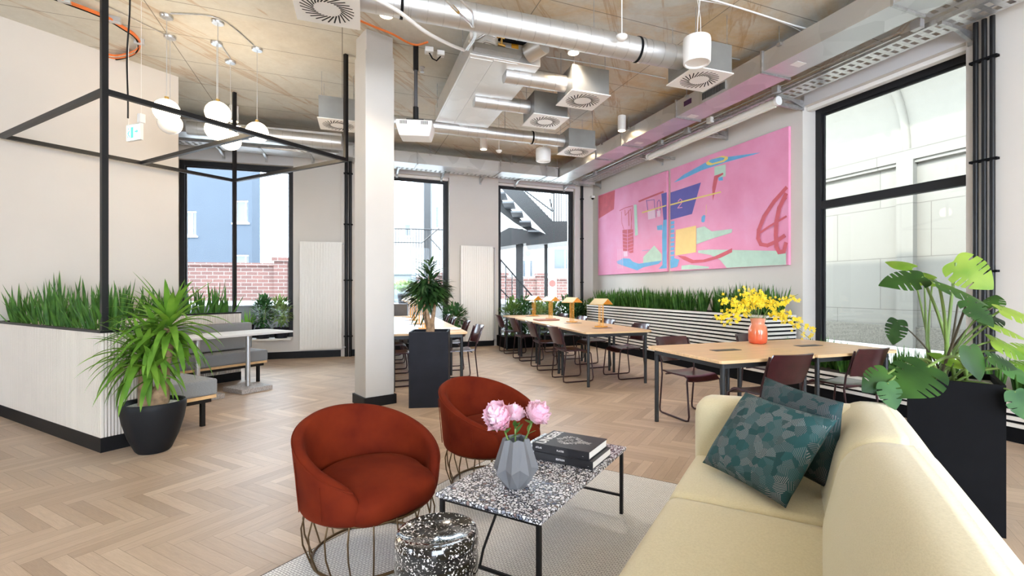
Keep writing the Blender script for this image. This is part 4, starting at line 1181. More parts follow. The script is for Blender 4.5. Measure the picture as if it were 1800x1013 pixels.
pl(Ls, c1, 'red', [(45,452),(148,414),(142,535),(45,596)])
pl(Ls, c1, 'ind', [(443,437),(478,428),(478,612),(457,608)])
pl(Ls, c1, 'blue', [(455,605),(478,600),(478,912),(425,915),(450,890),(448,700)])
pl(Ls, c1, 'blue', [(415,642),(450,634),(450,668),(418,668)])
pl(Ls, c1, 'mint', [(268,508),(286,505),(294,700),(276,705)])
pl(Ls, c1, 'mint', [(328,840),(398,766),(446,822),(446,862),(328,884)])
pl(Ls, c1, 'blue', [(160,868),(200,848),(242,850),(262,870),(300,882),(448,862),(425,884),(330,905),(290,925),(210,898),(165,882)])
st_(Ls, c1, 'red', [(302,486),(345,468),(455,425)], 11)
st_(Ls, c1, 'red', [(178,545),(215,526),(262,514)], 4)
st_(Ls, c1, 'dred', [(190,552),(192,620),(206,668),(250,664),(262,520)], 3)
st_(Ls, c1, 'dred', [(212,540),(214,575),(250,535),(255,665)], 4); st_(Ls, c1, 'dred', [(236,545),(238,640)], 6)
pl(Ls, c1, 'red', [(197,668),(264,664),(266,812),(248,815),(232,806),(200,800)])
for yy in (690, 712, 735, 757, 780, 800): st_(Ls, c1, 'pin', [(197,yy),(228,yy+6),(266,yy-6)], 3)
st_(Ls, c1, 'pin', [(229,668),(230,806)], 4)
pl(Ls, c1, 'whi', [(203,806),(228,802),(232,835),(205,838)])
for xx in (168, 178, 188, 198): st_(Ls, c1, 'whi', [(xx,790),(xx+2,912)], 2.5)
st_(Ls, c1, 'ind', [(350,478),(362,560),(368,590)], 3); st_(Ls, c1, 'ind', [(350,482),(400,474),(408,585)], 3)
pl(Ls, c1, 'whi', [(358,548),(405,536),(408,592),(362,602)])
st_(Ls, c1, 'ind', [(418,560),(420,490),(432,476),(440,492),(440,562)], 3); pl(Ls, c1, 'whi', [(418,548),(440,542),(440,582),(420,585)])
st_(Ls, c1, 'yel', [(325,557),(445,522),(478,512)], 7)
st_(Ls, c1, 'blue', [(325,800),(372,795)], 2)
e0, e1 = at_d(1051, 400, CD)[0], at_d(1172, 400, CD)[0]
zt = (at_d(1051, 344, CD)[1]+at_d(1388, 221, CD)[1])/2; zb_ = (at_d(1052, 484, CD)[1]+at_d(1388, 466, CD)[1])/2
canvas('pink_painting', e0, e1, zb_, zt, 'pink abstract painting with a red corner block, farther from the tall window', Ls, PC)
c2 = conv(1160, 200, 3.375); Rs = []
pl(Rs, c2, 'ind', [(62,468),(243,408),(190,595),(62,630)])
pl(Rs, c2, 'blue', [(82,408),(140,362),(270,290),(390,258),(596,230),(560,242),(400,285),(250,335),(120,395)])
pl(Rs, c2, 'yel', [(272,292),(290,275),(370,250),(402,255),(404,268),(380,285),(300,306),(280,304)])
pl(Rs, c2, 'blue', [(288,284),(302,272),(362,258),(385,262),(375,276),(310,294)])
pl(Rs, c2, 'mint', [(323,316),(390,300),(390,372),(350,378),(345,362),(323,366)])
pl(Rs, c2, 'red', [(322,370),(375,350),(376,360),(345,380),(332,440),(314,518),(310,440)])
pl(Rs, c2, 'blue', [(345,380),(372,374),(374,396),(350,398)])
st_(Rs, c2, 'pin', [(108,520),(120,506),(130,512),(128,530),(106,560),(132,556)], 5)
st_(Rs, c2, 'yel', [(62,541),(160,515),(360,465)], 8)
st_(Rs, c2, 'yel', [(276,540),(274,600)], 2); pl(Rs, c2, 'blue', [(246,640),(248,612),(262,600),(270,606),(266,640),(256,646)])
for yy in (640, 664, 690, 716, 742, 768, 794, 820, 846): pl(Rs, c2, 'blue', [(64,yy),(86,yy-4),(86,yy+15),(64,yy+18)])
pl(Rs, c2, 'blue', [(62,868),(86,858),(116,866),(104,908),(64,918)])
pl(Rs, c2, 'mint', [(218,680),(265,668),(308,698),(430,684),(428,706),(300,745),(218,775)])
pl(Rs, c2, 'sand', [(95,690),(216,664),(216,822),(92,842)])
pl(Rs, c2, 'mint', [(228,812),(300,806),(750,815),(750,905),(398,915),(358,868),(300,838),(228,826)])
pl(Rs, c2, 'mint', [(130,902),(180,896),(292,908),(292,918),(128,926)])
pl(Rs, c2, 'red', [(105,842),(150,846),(200,868),(260,866),(330,845),(430,798),(430,822),(360,856),(270,880),(190,888),(140,866)])
st_(Rs, c2, 'red', [(752,440),(680,520),(620,610),(588,690),(584,740),(600,775),(640,782),(690,760),(740,725)], 22)
st_(Rs, c2, 'red', [(750,478),(710,560),(694,640),(690,720),(694,790),(710,822),(738,818),(752,770)], 24)
st_(Rs, c2, 'red', [(592,710),(650,670),(752,610)], 12)
st_(Rs, c2, 'red', [(720,540),(752,500)], 10)
e0, e1 = at_d(1178, 400, CD)[0], at_d(1386, 400, CD)[0]
canvas('pink_painting', e0, e1, zb_, zt, 'pink abstract painting with a numbered indigo shape and red scribble, nearer the tall window', Rs, PC)
# ================================================================== RUG, COFFEE TABLE, STOOL, BOOKS, VASE
RZ_T = math.radians(-30)      # lounge group is turned 30 degrees: local x across, y away from camera
ut, vt = rot(RZ_T)            # ut = (.866,-.5), vt = (.5,.866)
rc = V(-.279, 3.925)
# rug: far-left corner rc, runs 3.9 m towards camera and 3.0 m across
m_ = MB(); nx, ny = 40, 50; pts = []
m_.bb(0, 2.9, -4.1, 0, .0015, .011)
o = m_.build('woven_rug', M['rug'], loc=(rc[0], rc[1], 0), rz=RZ_T, bevel=.003); tag(o, 'large flat woven grey and cream rug under the lounge chairs', 'rug')
m_ = MB(); m_.bb(-.006, 0, -4.1, 0, .001, .009); m_.bb(2.9, 2.906, -4.1, 0, .001, .009); m_.bb(0, 2.9, 0, .006, .001, .009); m_.build('rug_edge', M['blackm'], o)

# coffee table
p0 = V(*G(951, 916, .40)[:2]); pl_ = V(*G(776, 861, .40)[:2]); pr_ = V(*G(1101, 785.4, .40)[:2])
wT, lT = float(np.linalg.norm(pl_-p0)), float(np.linalg.norm(pr_-p0)); aT = math.atan2(pr_[1]-p0[1], pr_[0]-p0[0])
e_ = empty('coffee_table', (p0[0], p0[1], .012), aT, 'low coffee table with black and white terrazzo top and thin black legs', 'table')   # local x: long side, y: to the left
MB().bb(0, lT, 0, wT, .368, .388).build('tabletop', M['terrazzo'], e_, bevel=.003)
m_ = MB(); b_ = .009
for y in (.02, wT-.02):
    pass
for x in (.022, lT-.022):
    for y in (.022, wT-.022): MB().box((x, y, .184), (.018, .018, .368)).build('leg', M['black'], e_)
for x in (.022, lT-.022):
    MB().bb(x-.006, x+.006, .03, wT-.03, .352, .366).build('crossbar', M['black'], e_)
    MB().bb(x-.006, x+.006, .03, wT-.03, .10, .112).build('crossbar', M['black'], e_)
# bowed brace rods under the near end
MB().tube([(.03, wT*.42, .365), (.05, wT*.5, .28), (.035, wT*.56, .18), (.022, wT*.58, .106)], .006, 8).build('brace', M['black'], e_, smooth=60)
MB().tube([(lT-.03, wT*.42, .365), (lT-.05, wT*.5, .28), (lT-.035, wT*.56, .18), (lT-.022, wT*.58, .106)], .006, 8).build('brace', M['black'], e_, smooth=60)
TT = .4005

def book(name, c, ang, w_, l_, h_, z, label, title=None, emblem=False, spine=()):
    e_ = empty(name, (c[0], c[1], z), ang, label, 'book')       # x: along spine (long), y: away from spine
    m_ = MB(); m_.bb(0, l_, 0, w_, h_-.004, h_); m_.bb(0, l_, 0, w_, 0, .004); m_.bb(0, l_, 0, .004, .004, h_-.004); m_.build('cover', M['bookcover'], e_, bevel=.0012)
    m_ = MB(); m_.bb(.005, l_-.004, .004, w_-.004, .004, h_-.004); m_.build('pages', M['paper'], e_)
    def text(s_, size, loc, rot_, nm='title'):
        cu = bpy.data.curves.new('t', 'FONT'); cu.body = s_; cu.size = size; cu.extrude = .0003; cu.align_x = 'CENTER'; cu.align_y = 'CENTER'; cu.offset = size*.02
        ob = bpy.data.objects.new('t', cu); col.objects.link(ob); bpy.context.view_layer.update()
        me = bpy.data.meshes.new_from_object(ob.evaluated_get(bpy.context.evaluated_depsgraph_get())); bpy.data.objects.remove(ob)
        q_ = bpy.data.objects.new(nm, me); col.objects.link(q_); me.materials.clear(); me.materials.append(M['bookwhite']); q_.parent = e_; q_.location = loc; q_.rotation_euler = rot_; return q_
    if title: text(title, .072, (.045, w_/2, h_+.0004), (0, 0, PI/2*1))
    for s_, x in spine: text(s_, .013, (x, -.0003, h_*.5), (PI/2, 0, 0), 'spine_text')
    if emblem:
        m_ = MB(); r_ = random.Random(2)
        for i in range(150):
            a = r_.uniform(0, 2*PI); q_ = .045+r_.uniform(-.012, .014); x, y = .165+math.cos(a)*q_*1.1, w_/2+math.sin(a)*q_*1.05
            d = Vector((math.cos(a), math.sin(a), 0)); m_.blade((x, y, h_+.0005), d, r_.uniform(.010, .02), .004, n=2, fold=0)
        for i in range(120):
            a = r_.uniform(-.5, .5); x = .21+r_.uniform(0, .07); y = w_/2+r_.uniform(-.022, .022)*(1-(x-.21)*6)
            m_.blade((x, y, h_+.0005), (1, a*2, 0), r_.uniform(.008, .018), .004, n=2, fold=0)
        for i in range(30):
            x, y = .165+r_.uniform(-.02,.02), w_/2+r_.uniform(-.02,.02); m_.blade((x, y, h_+.0005), (r_.uniform(-1,1), r_.uniform(-1,1), 0), .012, .003, n=2, fold=0)
        m_.build('emblem', M['bookwhite'], e_)
    return e_
bf = V(*G(1042, 826, .405)[:2]); ba = aT+PI/2          # direction from front corner towards the left (spine)
bl_ = V(*G(1040, 797.8, .49)[:2])
# spine runs from the front corner to the left; rotate so x runs left->front
ubk, vbk = rot(aT-PI/2)
def bk(front, l_): q_ = V(*front)-ubk*l_; return (q_[0], q_[1])
book('art_book', bk(bf+ubk*.0, .345), aT-PI/2, .262, .345, .042, TT+.0005, 'thick black art book at the bottom of the pile on the coffee table', spine=(('EDITION', .16), ('_', .32)))
book('art_book', bk(bf+ubk*-.012+vbk*.004, .345), aT-PI/2, .255, .335, .044, TT+.0435, 'black art book with white lettering and emblem, top of the pile', title='UNGER', emblem=True, spine=(('PLATES', .17), ('_', .30), ('ATLAS', .04)))

# faceted vase
vb = V(*G(907, 854, .40)[:2]); n = 8
m_ = MB(); rows = [(.048, 0, 0), (.108, .085, .5), (.062, .222, 0)]
P = []
for i in range(n): a = 2*PI*i/n; P.append((.052*math.cos(a), .052*math.sin(a), 0))
for i in range(n): a = 2*PI*(i+.5)/n; P.append((.108*math.cos(a), .108*math.sin(a), .075+.012*(i%2)))
for i in range(n): a = 2*PI*i/n; P.append((.085*math.cos(a), .085*math.sin(a), .10))
for i in range(n): a = 2*PI*(i+.5)/n; P.append((.064*math.cos(a), .064*math.sin(a), .220))
for i in range(n): a = 2*PI*i/n; P.append((.048*math.cos(a), .048*math.sin(a), .226))
for i in range(n): a = 2*PI*(i+.5)/n; P.append((.052*math.cos(a), .052*math.sin(a), .205))
fs = [tuple(range(n))[::-1]]
for i in range(n):
    j = (i+1)%n; b0, b1, m0, k0, k1, t0, r0, r1, q0 = i, j, n+i, 2*n+i, 2*n+j, 3*n+i, 4*n+i, 4*n+j, 5*n+i
    fs += [(b0, b1, m0), (b1, n+j, k1), (b1, k1, m0), (k1, t0, m0), (m0, t0, k0), (k0, b0, m0) if 0 else (k0, m0, b0) if 0 else (m0, k0, b0)]
    fs += [(k1, r1, t0), (k0, t0, r0)]
    fs += [(t0, r1, q0), (r0, t0, q0)]
fs = [f_ for f_ in fs]
e_ = empty('faceted_vase', (vb[0], vb[1], TT), .25, 'grey folded concrete vase holding the peonies on the coffee table', 'vase')
m_.add(P, fs); o = m_.build('vessel', M['vase'], e_)
import bmesh
bm = bmesh.new(); bm.from_mesh(o.data); bmesh.ops.remove_doubles(bm, verts=bm.verts, dist=1e-5); bmesh.ops.recalc_face_normals(bm, faces=bm.faces); bm.to_mesh(o.data); bm.free()
MB().lathe([(0, .18), (.055, .18)], 16).build('inner_floor', M['dslot'], e_)

def peony(px, py, Y_, r_, lab, seed):
    c = Vector(PY(px, py, Y_)); foot = Vector((vb[0]+(c.x-vb[0])*.12, vb[1], TT+.16)); e_ = empty('peony', tuple(foot), 0, lab, 'flower')
    c -= foot; rr_ = random.Random(seed); m_ = MB()
    N = 95
    ax = Vector((c.x*1.2, c.y-.02, c.z*.7+.02)).normalized()
    q_ = ax.to_track_quat('Z', 'Y')
    for i in range(N):
        f_ = (i+.5)/N; th = math.acos(1-1.55*f_); ph = i*2.39996+rr_.uniform(-.2,.2)
        n_ = Vector((math.sin(th)*math.cos(ph), math.sin(th)*math.sin(ph), math.cos(th)))
        rad = r_*rr_.uniform(.55, 1.08); w_ = r_*rr_.uniform(.5, .85)
        t1 = Vector((math.cos(th)*math.cos(ph), math.cos(th)*math.sin(ph), -math.sin(th))); t2 = n_.cross(t1); g = []
        for a in range(5):
            row = []; u_ = a/4
            for b in range(5):
                v_ = b/4*2-1; wd = w_*.5*math.sin(PI*(.2+.5*u_))
                p = n_*rad*(.80+.22*u_)-t1*(u_-.5)*w_*1.0+t2*v_*wd+n_*(-.30*v_*v_*w_*.5+.20*r_*(u_**2)*rr_.uniform(.2,1.3)+.05*r_*math.sin(v_*7+i))
                row.append(tuple(c+q_ @ p))
            g.append(row)
        m_.grid(g)
    m_.build('petals', M['peony'], e_, smooth=80)
    MB().tube([(0,0,0), tuple(c*.5+Vector((0,0,-.01))), tuple(c-ax*r_*.5)], .004, 6).build('stem', M['stem'], e_)
    m_ = MB()
    for i in range(5):
        a = rr_.uniform(0, 6.3); p = c*rr_.uniform(.35, .75); m_.blade(p, (math.cos(a), math.sin(a), rr_.uniform(.2, 1)), rr_.uniform(.05, .08), .022, droop=.1, n=4, fold=.3, base=.3)
    m_.build('leaves', M['shrub'], e_, smooth=60)
peony(877, 734, 2.17, .062, 'large pink peony, leftmost of three in the grey vase', 1)
peony(905, 729, 2.30, .045, 'small pink peony at the back, between the two larger ones', 2)
peony(943, 728, 2.24, .055, 'pink peony leaning towards the black books', 3)

# speckled stool
Ys = 1.80; sx0 = (768-CX)/F*Ys
prof = [(0, .012), (.13, .012), (.148, .02), (.152, .04), (.152, .085), (.146, .10), (.146, .115), (.152, .13), (.153, .20), (.147, .215), (.147, .228), (.153, .243), (.154, .32), (.148, .335), (.148, .347), (.154, .362), (.153, .40), (.146, .418), (.136, .422), (.12, .414), (.06, .40), (0, .397)]
o = MB().lathe(prof, 64).build('stool', M['speckle'], loc=(sx0, Ys, .0), smooth=45); tag(o, 'round black stool speckled with white, with ribbed sides, in front of the coffee table', 'stool')

# ================================================================== ROUND ARMCHAIRS
def make_armchair():
    t = empty('armchair', (0,0,0), 0, 'x', 'armchair')         # faces +x
    R0, th = .335, .058; a_end = math.radians(40); n = 60
    def ztop(a):                                          # a: angle from +x, 0..pi
        u = (abs(a)-a_end)/(PI-a_end); u = max(0, min(1, u)); return .445+.245*(math.sin(u*PI/2)**1.25)
    zb = .272
    angs = [a_end+(2*PI-2*a_end)*i/n for i in range(n+1)]
    prof_n = 7; rows = []
    for i, a in enumerate(angs):
        aa = a if a <= PI else 2*PI-a; zt_ = ztop(aa); e = min(1, min(i, n-i)/2.2); e = math.sin(e*PI/2)
        ro, ri = R0, R0-th; mid = (ro+ri)/2; hw = th/2*(.25+.75*e)
        lean = .030*(zt_-.35)/.35
        # loop: outside bottom, outside mid, outside top, rim, inside top, inside low
        z_ = zb+.012*(1-e); ee = min(1, min(i, n-i)/4.5); top = zt_-.075*(1-math.sqrt(1-(1-ee)**2))
        sh = lambda z: lean*((z-zb)/(zt_-zb+1e-6))
        L_ = [(mid-hw*.2, z_-.004), (mid+hw*.75-.012, z_), (mid+hw-.004, z_+.03), (mid+hw+.004, z_+(top-z_)*.5), (mid+hw+sh(top), top-.03), (mid+hw*.75+sh(top), top-.008), (mid+sh(top), top), (mid-hw*.75+sh(top), top-.008), (mid-hw+sh(top), top-.03), (mid-hw, z_+(top-z_)*.45), (mid-hw-.01, z_+.03), (mid-hw*.8, z_)]
        rows.append([(r_*math.cos(a), r_*math.sin(a), z) for r_, z in L_])
    m_ = MB(); m_.grid(rows, closed_u=True); k_ = len(rows[0]); m_.f.append(tuple(range(k_))); m_.m.append(0); b0 = (len(rows)-1)*k_; m_.f.append(tuple(range(b0, b0+k_))[::-1]); m_.m.append(0)
    o = m_.build('shell', M['velvet'], t, smooth=180, sub=1)
    bm = bmesh.new(); bm.from_mesh(o.data); bmesh.ops.recalc_face_normals(bm, faces=bm.faces); bm.to_mesh(o.data); bm.free()
    # piping along the rim and vertical seams outside
    m_ = MB(); path = []
    for i in range(1, n): a = angs[i]; aa = a if a <= PI else 2*PI-a; zt_ = ztop(aa); lean = .030*(zt_-.35)/.35; path.append(((R0-.004+lean)*math.cos(a), (R0-.004+lean)*math.sin(a), zt_-.018))
    m_.tube(path, .0035, 6); m_.build('piping', M['velvet'], t, smooth=80)
    m_ = MB()
    for a in (70, 100, 130, 160, 200, 230, 260, 290):
        a = math.radians(a); aa = a if a <= PI else 2*PI-a; zt_ = ztop(aa); lean = .030*(zt_-.35)/.35
        pth = [((R0-.001+lean*f_)*math.cos(a), (R0-.001+lean*f_)*math.sin(a), zb+.03+(zt_-.05-zb-.03)*f_) for f_ in [i/6 for i in range(7)]]
        MB().tube(pth, .0025, 5).build('seam', M['velvet'], t, smooth=80)
    # seat cushion: rounded disc, straighter at the front
    pts = []; nn = 48
    def rim(a):
        c_ = math.cos(a); t_ = max(0, min(1, (c_-.45)/.3)); r_ = (R0-th-.004)*(1-t_)+(R0-.004)*t_
        x, y = r_*c_, r_*math.sin(a)
        return min(x, .268+.035*(1-(y/.24)**2)), y
    lay = [(.0, .255), (.72, .258), (.90, .275), (.98, .31), (1.0, .345), (.985, .378), (.93, .402), (.80, .422), (.55, .436), (.25, .441), (.0, .442)]
    rows = []
    for f_, z in lay:
        row = []
        for i in range(nn): a = 2*PI*i/nn; x, y = rim(a); row.append((x*f_, y*f_, z-.018*max(0, x)/R0*f_))
        rows.append(row)
    m_ = MB(); m_.grid([r_[::-1] for r_ in rows][::1], closed_u=True); o = m_.build('seat_cushion', M['velvet'], t, smooth=180)
    bm = bmesh.new(); bm.from_mesh(o.data); bmesh.ops.remove_doubles(bm, verts=bm.verts, dist=1e-5); bmesh.ops.recalc_face_normals(bm, faces=bm.faces); bm.to_mesh(o.data); bm.free()
    m_ = MB(); m_.tube([(rim(2*PI*i/nn)[0]*.975, rim(2*PI*i/nn)[1]*.975,   .372-.018*max(0, rim(2*PI*i/nn)[0])/R0) for i in range(nn)], .0035, 6, closed=True); m_.build('cushion_piping', M['velvet'], t, smooth=80)
    # base: floor ring and thin bowed rods
    MB().tube([(.27*math.cos(2*PI*i/48), .27*math.sin(2*PI*i/48), .019) for i in range(48)], .007, 8, closed=True).build('floor_ring', M['bronze'], t, smooth=80)
    MB().tube([(.285*math.cos(2*PI*i/48), .285*math.sin(2*PI*i/48), .262) for i in range(48)], .007, 8, closed=True).build('upper_ring', M['bronze'], t, smooth=80)
    nr = 18
    for i in range(nr):
        a = 2*PI*(i+.5)/nr
        if i % 2 == 0 or True:
            tw = .0
            pth = [(.295*math.cos(a), .295*math.sin(a), .272), (.315*math.cos(a), .315*math.sin(a), .20), (.308*math.cos(a), .308*math.sin(a), .12), (.273*math.cos(a), .273*math.sin(a), .02)]
            MB().tube(pth, .0042, 6).build('rod', M['bronze'], t, smooth=80)
    return t
ac = make_armchair(); ac.location = (-.855, 2.42, .0); ac.rotation_euler = (0, 0, math.radians(-38)); ac['label'] = 'rust velvet tub armchair on a wire base, the nearer of the two'
dup(ac, (-.33, 3.28, .0), math.radians(-35), 'rust velvet tub armchair behind the vase, the farther of the two')

# ================================================================== SOFA
F0 = V(.223, 1.509); RZ_S = math.atan2(-.48, .877)      # local x: depth (towards the back), y: along, away from camera
e_ = empty('sofa', (F0[0], F0[1], 0), RZ_S, 'ochre yellow wool sofa with soft rolled arm and back in the foreground', 'sofa')
def soft(name, x0, x1, y0, y1, z0, z1, r_=.08, crown=.02, par=e_, mat='sofa', taper=None, sub=1, nseg=16, ry=None):
    # superellipsoid-like cushion: a rounded box with a slight crown
    pts = []; nx_, ny_, nz_ = nseg, nseg, nseg
    cx_, cy_, cz_ = (x0+x1)/2, (y0+y1)/2, (z0+z1)/2; hx, hy, hz = (x1-x0)/2, (y1-y0)/2, (z1-z0)/2
    bm = bmesh.new(); bmesh.ops.create_cube(bm, size=2)
    bmesh.ops.subdivide_edges(bm, edges=bm.edges, cuts=nseg, use_grid_fill=True)
    for v_ in bm.verts:
        p = v_.co
        # rounded box by offsetting an inner box
        def m1(t, h):
            # denser near the edges
            return math.sin(t*PI/2)*h
        q_ = Vector((m1(p.x, hx), m1(p.y, hy), m1(p.z, hz)))
        ry_ = ry or r_
        i_ = Vector((max(-hx+r_, min(hx-r_, q_.x)), max(-hy+ry_, min(hy-ry_, q_.y)), max(-hz+r_, min(hz-r_, q_.z))))
        d = q_-i_; d = Vector((d.x/r_, d.y/ry_, d.z/r_))
        if d.length > 1e-6: d = d.normalized(); q_ = i_+Vector((d.x*r_, d.y*ry_, d.z*r_))
        u, w_ = q_.x/hx, q_.y/hy
        q_.z += crown*(1-u*u)*(1-w_*w_)*(1 if q_.z > 0 else 0)
        q_.x += crown*.8*(-1 if q_.x < 0 else 1)*(1-w_*w_)*(1-(q_.z/hz)**2)*abs(u)**3
        q_ += Vector((cx_, cy_, cz_))
        if taper: q_ = taper(q_)
        v_.co = q_
    me = bpy.data.meshes.new(name); bmesh.ops.recalc_face_normals(bm, faces=bm.faces); bm.to_mesh(me); bm.free()
    me.polygons.foreach_set('use_smooth', [True]*len(me.polygons)); me.materials.append(M[mat])
    o = bpy.data.objects.new(name, me); col.objects.link(o); o.parent = par
    return o
# seat units
soft('seat', .0, .72, .702, 1.34, .10, .425, .06, .012, ry=.03)
soft('seat', .0, .72, -.90, .70, .10, .425, .06, .012, ry=.03)
def lean(k_, x_ref, zr=.42):
    def f_(q_):
        u = max(0, q_.z-zr); q_.x += k_*u*(1 if q_.x < x_ref else .15); return q_
    return f_
soft('arm', .0, .95, 1.255, 1.49, .08, .725, .085, .0, taper=lambda q_: Vector((q_.x, q_.y, q_.z+.035*max(0, q_.x)*(q_.z > .4))))
soft('backrest', .60, .955, .722, 1.475, .08, .765, .12, .012, taper=lean(.22, .8), ry=.045)
soft('backrest', .59, .955, -.90, .725, .08, .77, .12, .022, taper=lean(.22, .8), ry=.035)
m_ = MB()
for y in (-.8, 0, 1.38):
    for x in (.08, .87): MB().tube([(x, y, 0.0), (x, y, .10)], .02, 10).build('leg', M['black'], e_)
# cushions
def pillow(name, TL, TR, BL, BR, thick, mat, label):
    TL, TR, BL, BR = [Vector(p) for p in (TL, TR, BL, BR)]; n = 22
    c = (TL+TR+BL+BR)/4; ex = ((TR-TL)+(BR-BL)).normalized(); ey0 = ((TL-BL)+(TR-BR)); nz = ex.cross(ey0).normalized(); ey = nz.cross(ex)
    Rm = Matrix((ex, ey, nz)).transposed(); inv = Rm.inverted(); g1, g2 = [], []
    for i in range(n+1):
        r1, r2 = [], []; u = i/n
        for j in range(n+1):
            v_ = j/n; p = BL.lerp(BR, u).lerp(TL.lerp(TR, u), v_); q_ = inv @ (p-c)
            U, W_ = 2*u-1, 2*v_-1
            h_ = thick/2*((1-U**4)*(1-W_**4))**.55
            pin = 1-.045*(1-W_*W_)*abs(U)**3; pin2 = 1-.045*(1-U*U)*abs(W_)**3
            wr = .004*math.sin(9*u+3*v_)*math.sin(7*v_)*(1-U*U)*(1-W_*W_)
            r1.append((q_.x*pin, q_.y*pin2, q_.z+h_+wr)); r2.append((q_.x*pin, q_.y*pin2, q_.z-h_))
        g1.append(r1); g2.append(r2)
    m_ = MB(); m_.grid(g1); m_.grid([r_[::-1] for r_ in g2]); o = m_.build(name, M[mat], loc=tuple(c), smooth=180)
    bm = bmesh.new(); bm.from_mesh(o.data); bmesh.ops.remove_doubles(bm, verts=bm.verts, dist=1e-4); bmesh.ops.recalc_face_normals(bm, faces=bm.faces); bm.to_mesh(o.data); bm.free()
    o.rotation_euler = Rm.to_euler(); tag(o, label, 'cushion'); return o
pillow('cushion', (1.04, 2.44, .80), (1.235, 2.0, .775), (.795, 2.36, .47), (.975, 1.91, .45), .13, 'pillow', 'teal patterned cushion in front, leaning on another in the sofa corner')
pillow('cushion', (1.145, 2.455, .875), (1.30, 2.06, .835), (1.06, 2.40, .50), (1.23, 2.0, .47), .12, 'pillow2', 'darker teal cushion behind, against the sofa arm')

# ================================================================== ORANGE VASE WITH ORCHID SPRAYS
ov = V(*G(1332, 604, TZ)[:2])
o = MB().lathe([(0, .001), (.075, .001), (.088, .012), (.094, .05), (.094, .13), (.088, .175), (.070, .20), (.066, .215), (.074, .25), (.077, .268), (.072, .268), (.064, .235), (.060, .21), (.08, .17), (.086, .13), (.086, .05), (.078, .02), (0, .012)], 40).build('orange_vase', M['vase2'], loc=(ov[0], ov[1], TZ), smooth=60)
tag(o, 'orange glass vase standing on the desk seam behind the sofa', 'vase')
e_ = empty('orchid_spray', (ov[0], ov[1], TZ+.03), 0, 'yellow orchid sprays arching out of the orange vase', 'flower')
ro = random.Random(21); fl = MB(); m_ = MB()
targets = [(-.52, .06), (-.36, .20), (-.45, .28), (-.30, -.02), (-.22, .34), (-.12, .36), (-.02, .30), (.10, .30), (.20, .24), (.36, .28), (.46, .26), (.42, .02), (.50, -.08), (.30, .10), (-.10, .18), (-.35, .10), (.55, -.16), (-.2, .24)]
for k_, (tx, tz) in enumerate(targets):
    ty = ro.uniform(-.16, .16); pth = []
    for i in range(9):
        t = i/8; x = tx*t**1.3; y = ty*t**1.2; z = .10+.26*min(1, t*2.2)**.8*(1 if tz > .1 else .9)+(tz-.15)*(t**2)
        pth.append((x, y, z))
    m_.tube(pth, .0025, 5)
    for i in range(26):
        t = ro.uniform(.42, 1); a = pth[min(7, int(t*8))]; b = pth[min(8, int(t*8)+1)]; f_ = t*8-int(t*8); c = Vector(a).lerp(Vector(b), f_)+Vector((ro.uniform(-.04,.04), ro.uniform(-.04,.04), ro.uniform(-.045,.03)))
        s_ = ro.uniform(.014, .026); ang = ro.uniform(0, 6)
        n1 = Vector((ro.uniform(-.7,.7), -1, ro.uniform(-.3,.6))).normalized(); s1 = n1.cross(Vector((0,0,1))).normalized(); s2 = s1.cross(n1)
        for q_ in range(4):
            aa = ang+q_*PI/2; d = s1*math.cos(aa)+s2*math.sin(aa); w1 = n1.cross(d)*s_*.42
            fl.add([tuple(c), tuple(c+d*s_*.6+w1), tuple(c+d*s_), tuple(c+d*s_*.6-w1)], [(0,1,2,3)])
m_.build('stem', M['stem'], e_); fl.build('blossoms', M['oncid'], e_, kind='stuff')
# ================================================================== CEILING SERVICES
def R_at(x, y, z):                                       # (d, e) of the point at height z seen at (x, y)
    p = G(x, y, z); return p[0]*UR[0]+p[1]*UR[1], p[0]*VR[0]+p[1]*VR[1]
def rod(mb_, d, e, z0, z1, r_=.004): mb_.tube([(d, e, z0), (d, e, z1)], r_, 5)

# swirl diffusers on galvanised boxes
def make_diffuser():
    t = empty('air_diffuser', (0,0,0), 0, 'x', 'air vent')
    MB().bb(-.235, .235, -.235, .235, .012, .31).build('plenum_box', M['darkgalv'], t, bevel=.003)
    MB().bb(-.25, .25, -.25, .25, 0, .012).build('face_plate', M['white'], t, bevel=.002)
    m_ = MB()
    for i in range(26):
        a = 2*PI*i/26; b = a+.55
        c = Vector((.150*math.cos(a), .150*math.sin(a), -.0012)); d = Vector((math.cos(b), math.sin(b), 0)); s_ = Vector((-d.y, d.x, 0))
        h1, h2 = .060, .0058
        P = [c-d*h1-s_*h2, c+d*h1-s_*h2, c+d*h1+s_*h2, c-d*h1+s_*h2]; m_.add([tuple(p) for p in P]+[tuple(p+Vector((0,0,.004))) for p in P], [(0,3,2,1), (4,5,6,7), (0,1,5,4), (1,2,6,5), (2,3,7,6), (3,0,4,7)])
    m_.build('slots', M['dslot'], t)
    for x in (-.2, .2):
        for y in (-.2, .2): MB().tube([(x, y, .31), (x, y, .64)], .004, 5).build('hanger_rod', M['galv'], t)
    return t
dif0 = make_diffuser(); fst = True; DZ = 3.6
AD = math.radians(20)
dpos = [(G(1229, 141, DZ), 'largest swirl air vent, at the end of the big round duct'),
        (G(1024, 177.6, DZ), 'swirl air vent next along from the white pendant speaker, above the desks'),
        (G(958, 214.7, DZ), 'swirl air vent third in the row beside the fan coil unit'),
        (G(1013, 267.8, DZ), 'smallest swirl air vent in the far corner before the wall duct')]
uD, vD = rot(AD)
q_ = V(*G(633.6, 53.7, DZ)[:2])-uD*.25+vD*-.25; dpos.append(((q_[0], q_[1], DZ), 'swirl air vent overhead beside the top of the column'))
q_ = V(-2.96, 6.37)+uD*.25+vD*.25; dpos.append(((q_[0], q_[1], DZ), 'swirl air vent partly behind the column, above the grey bench side'))
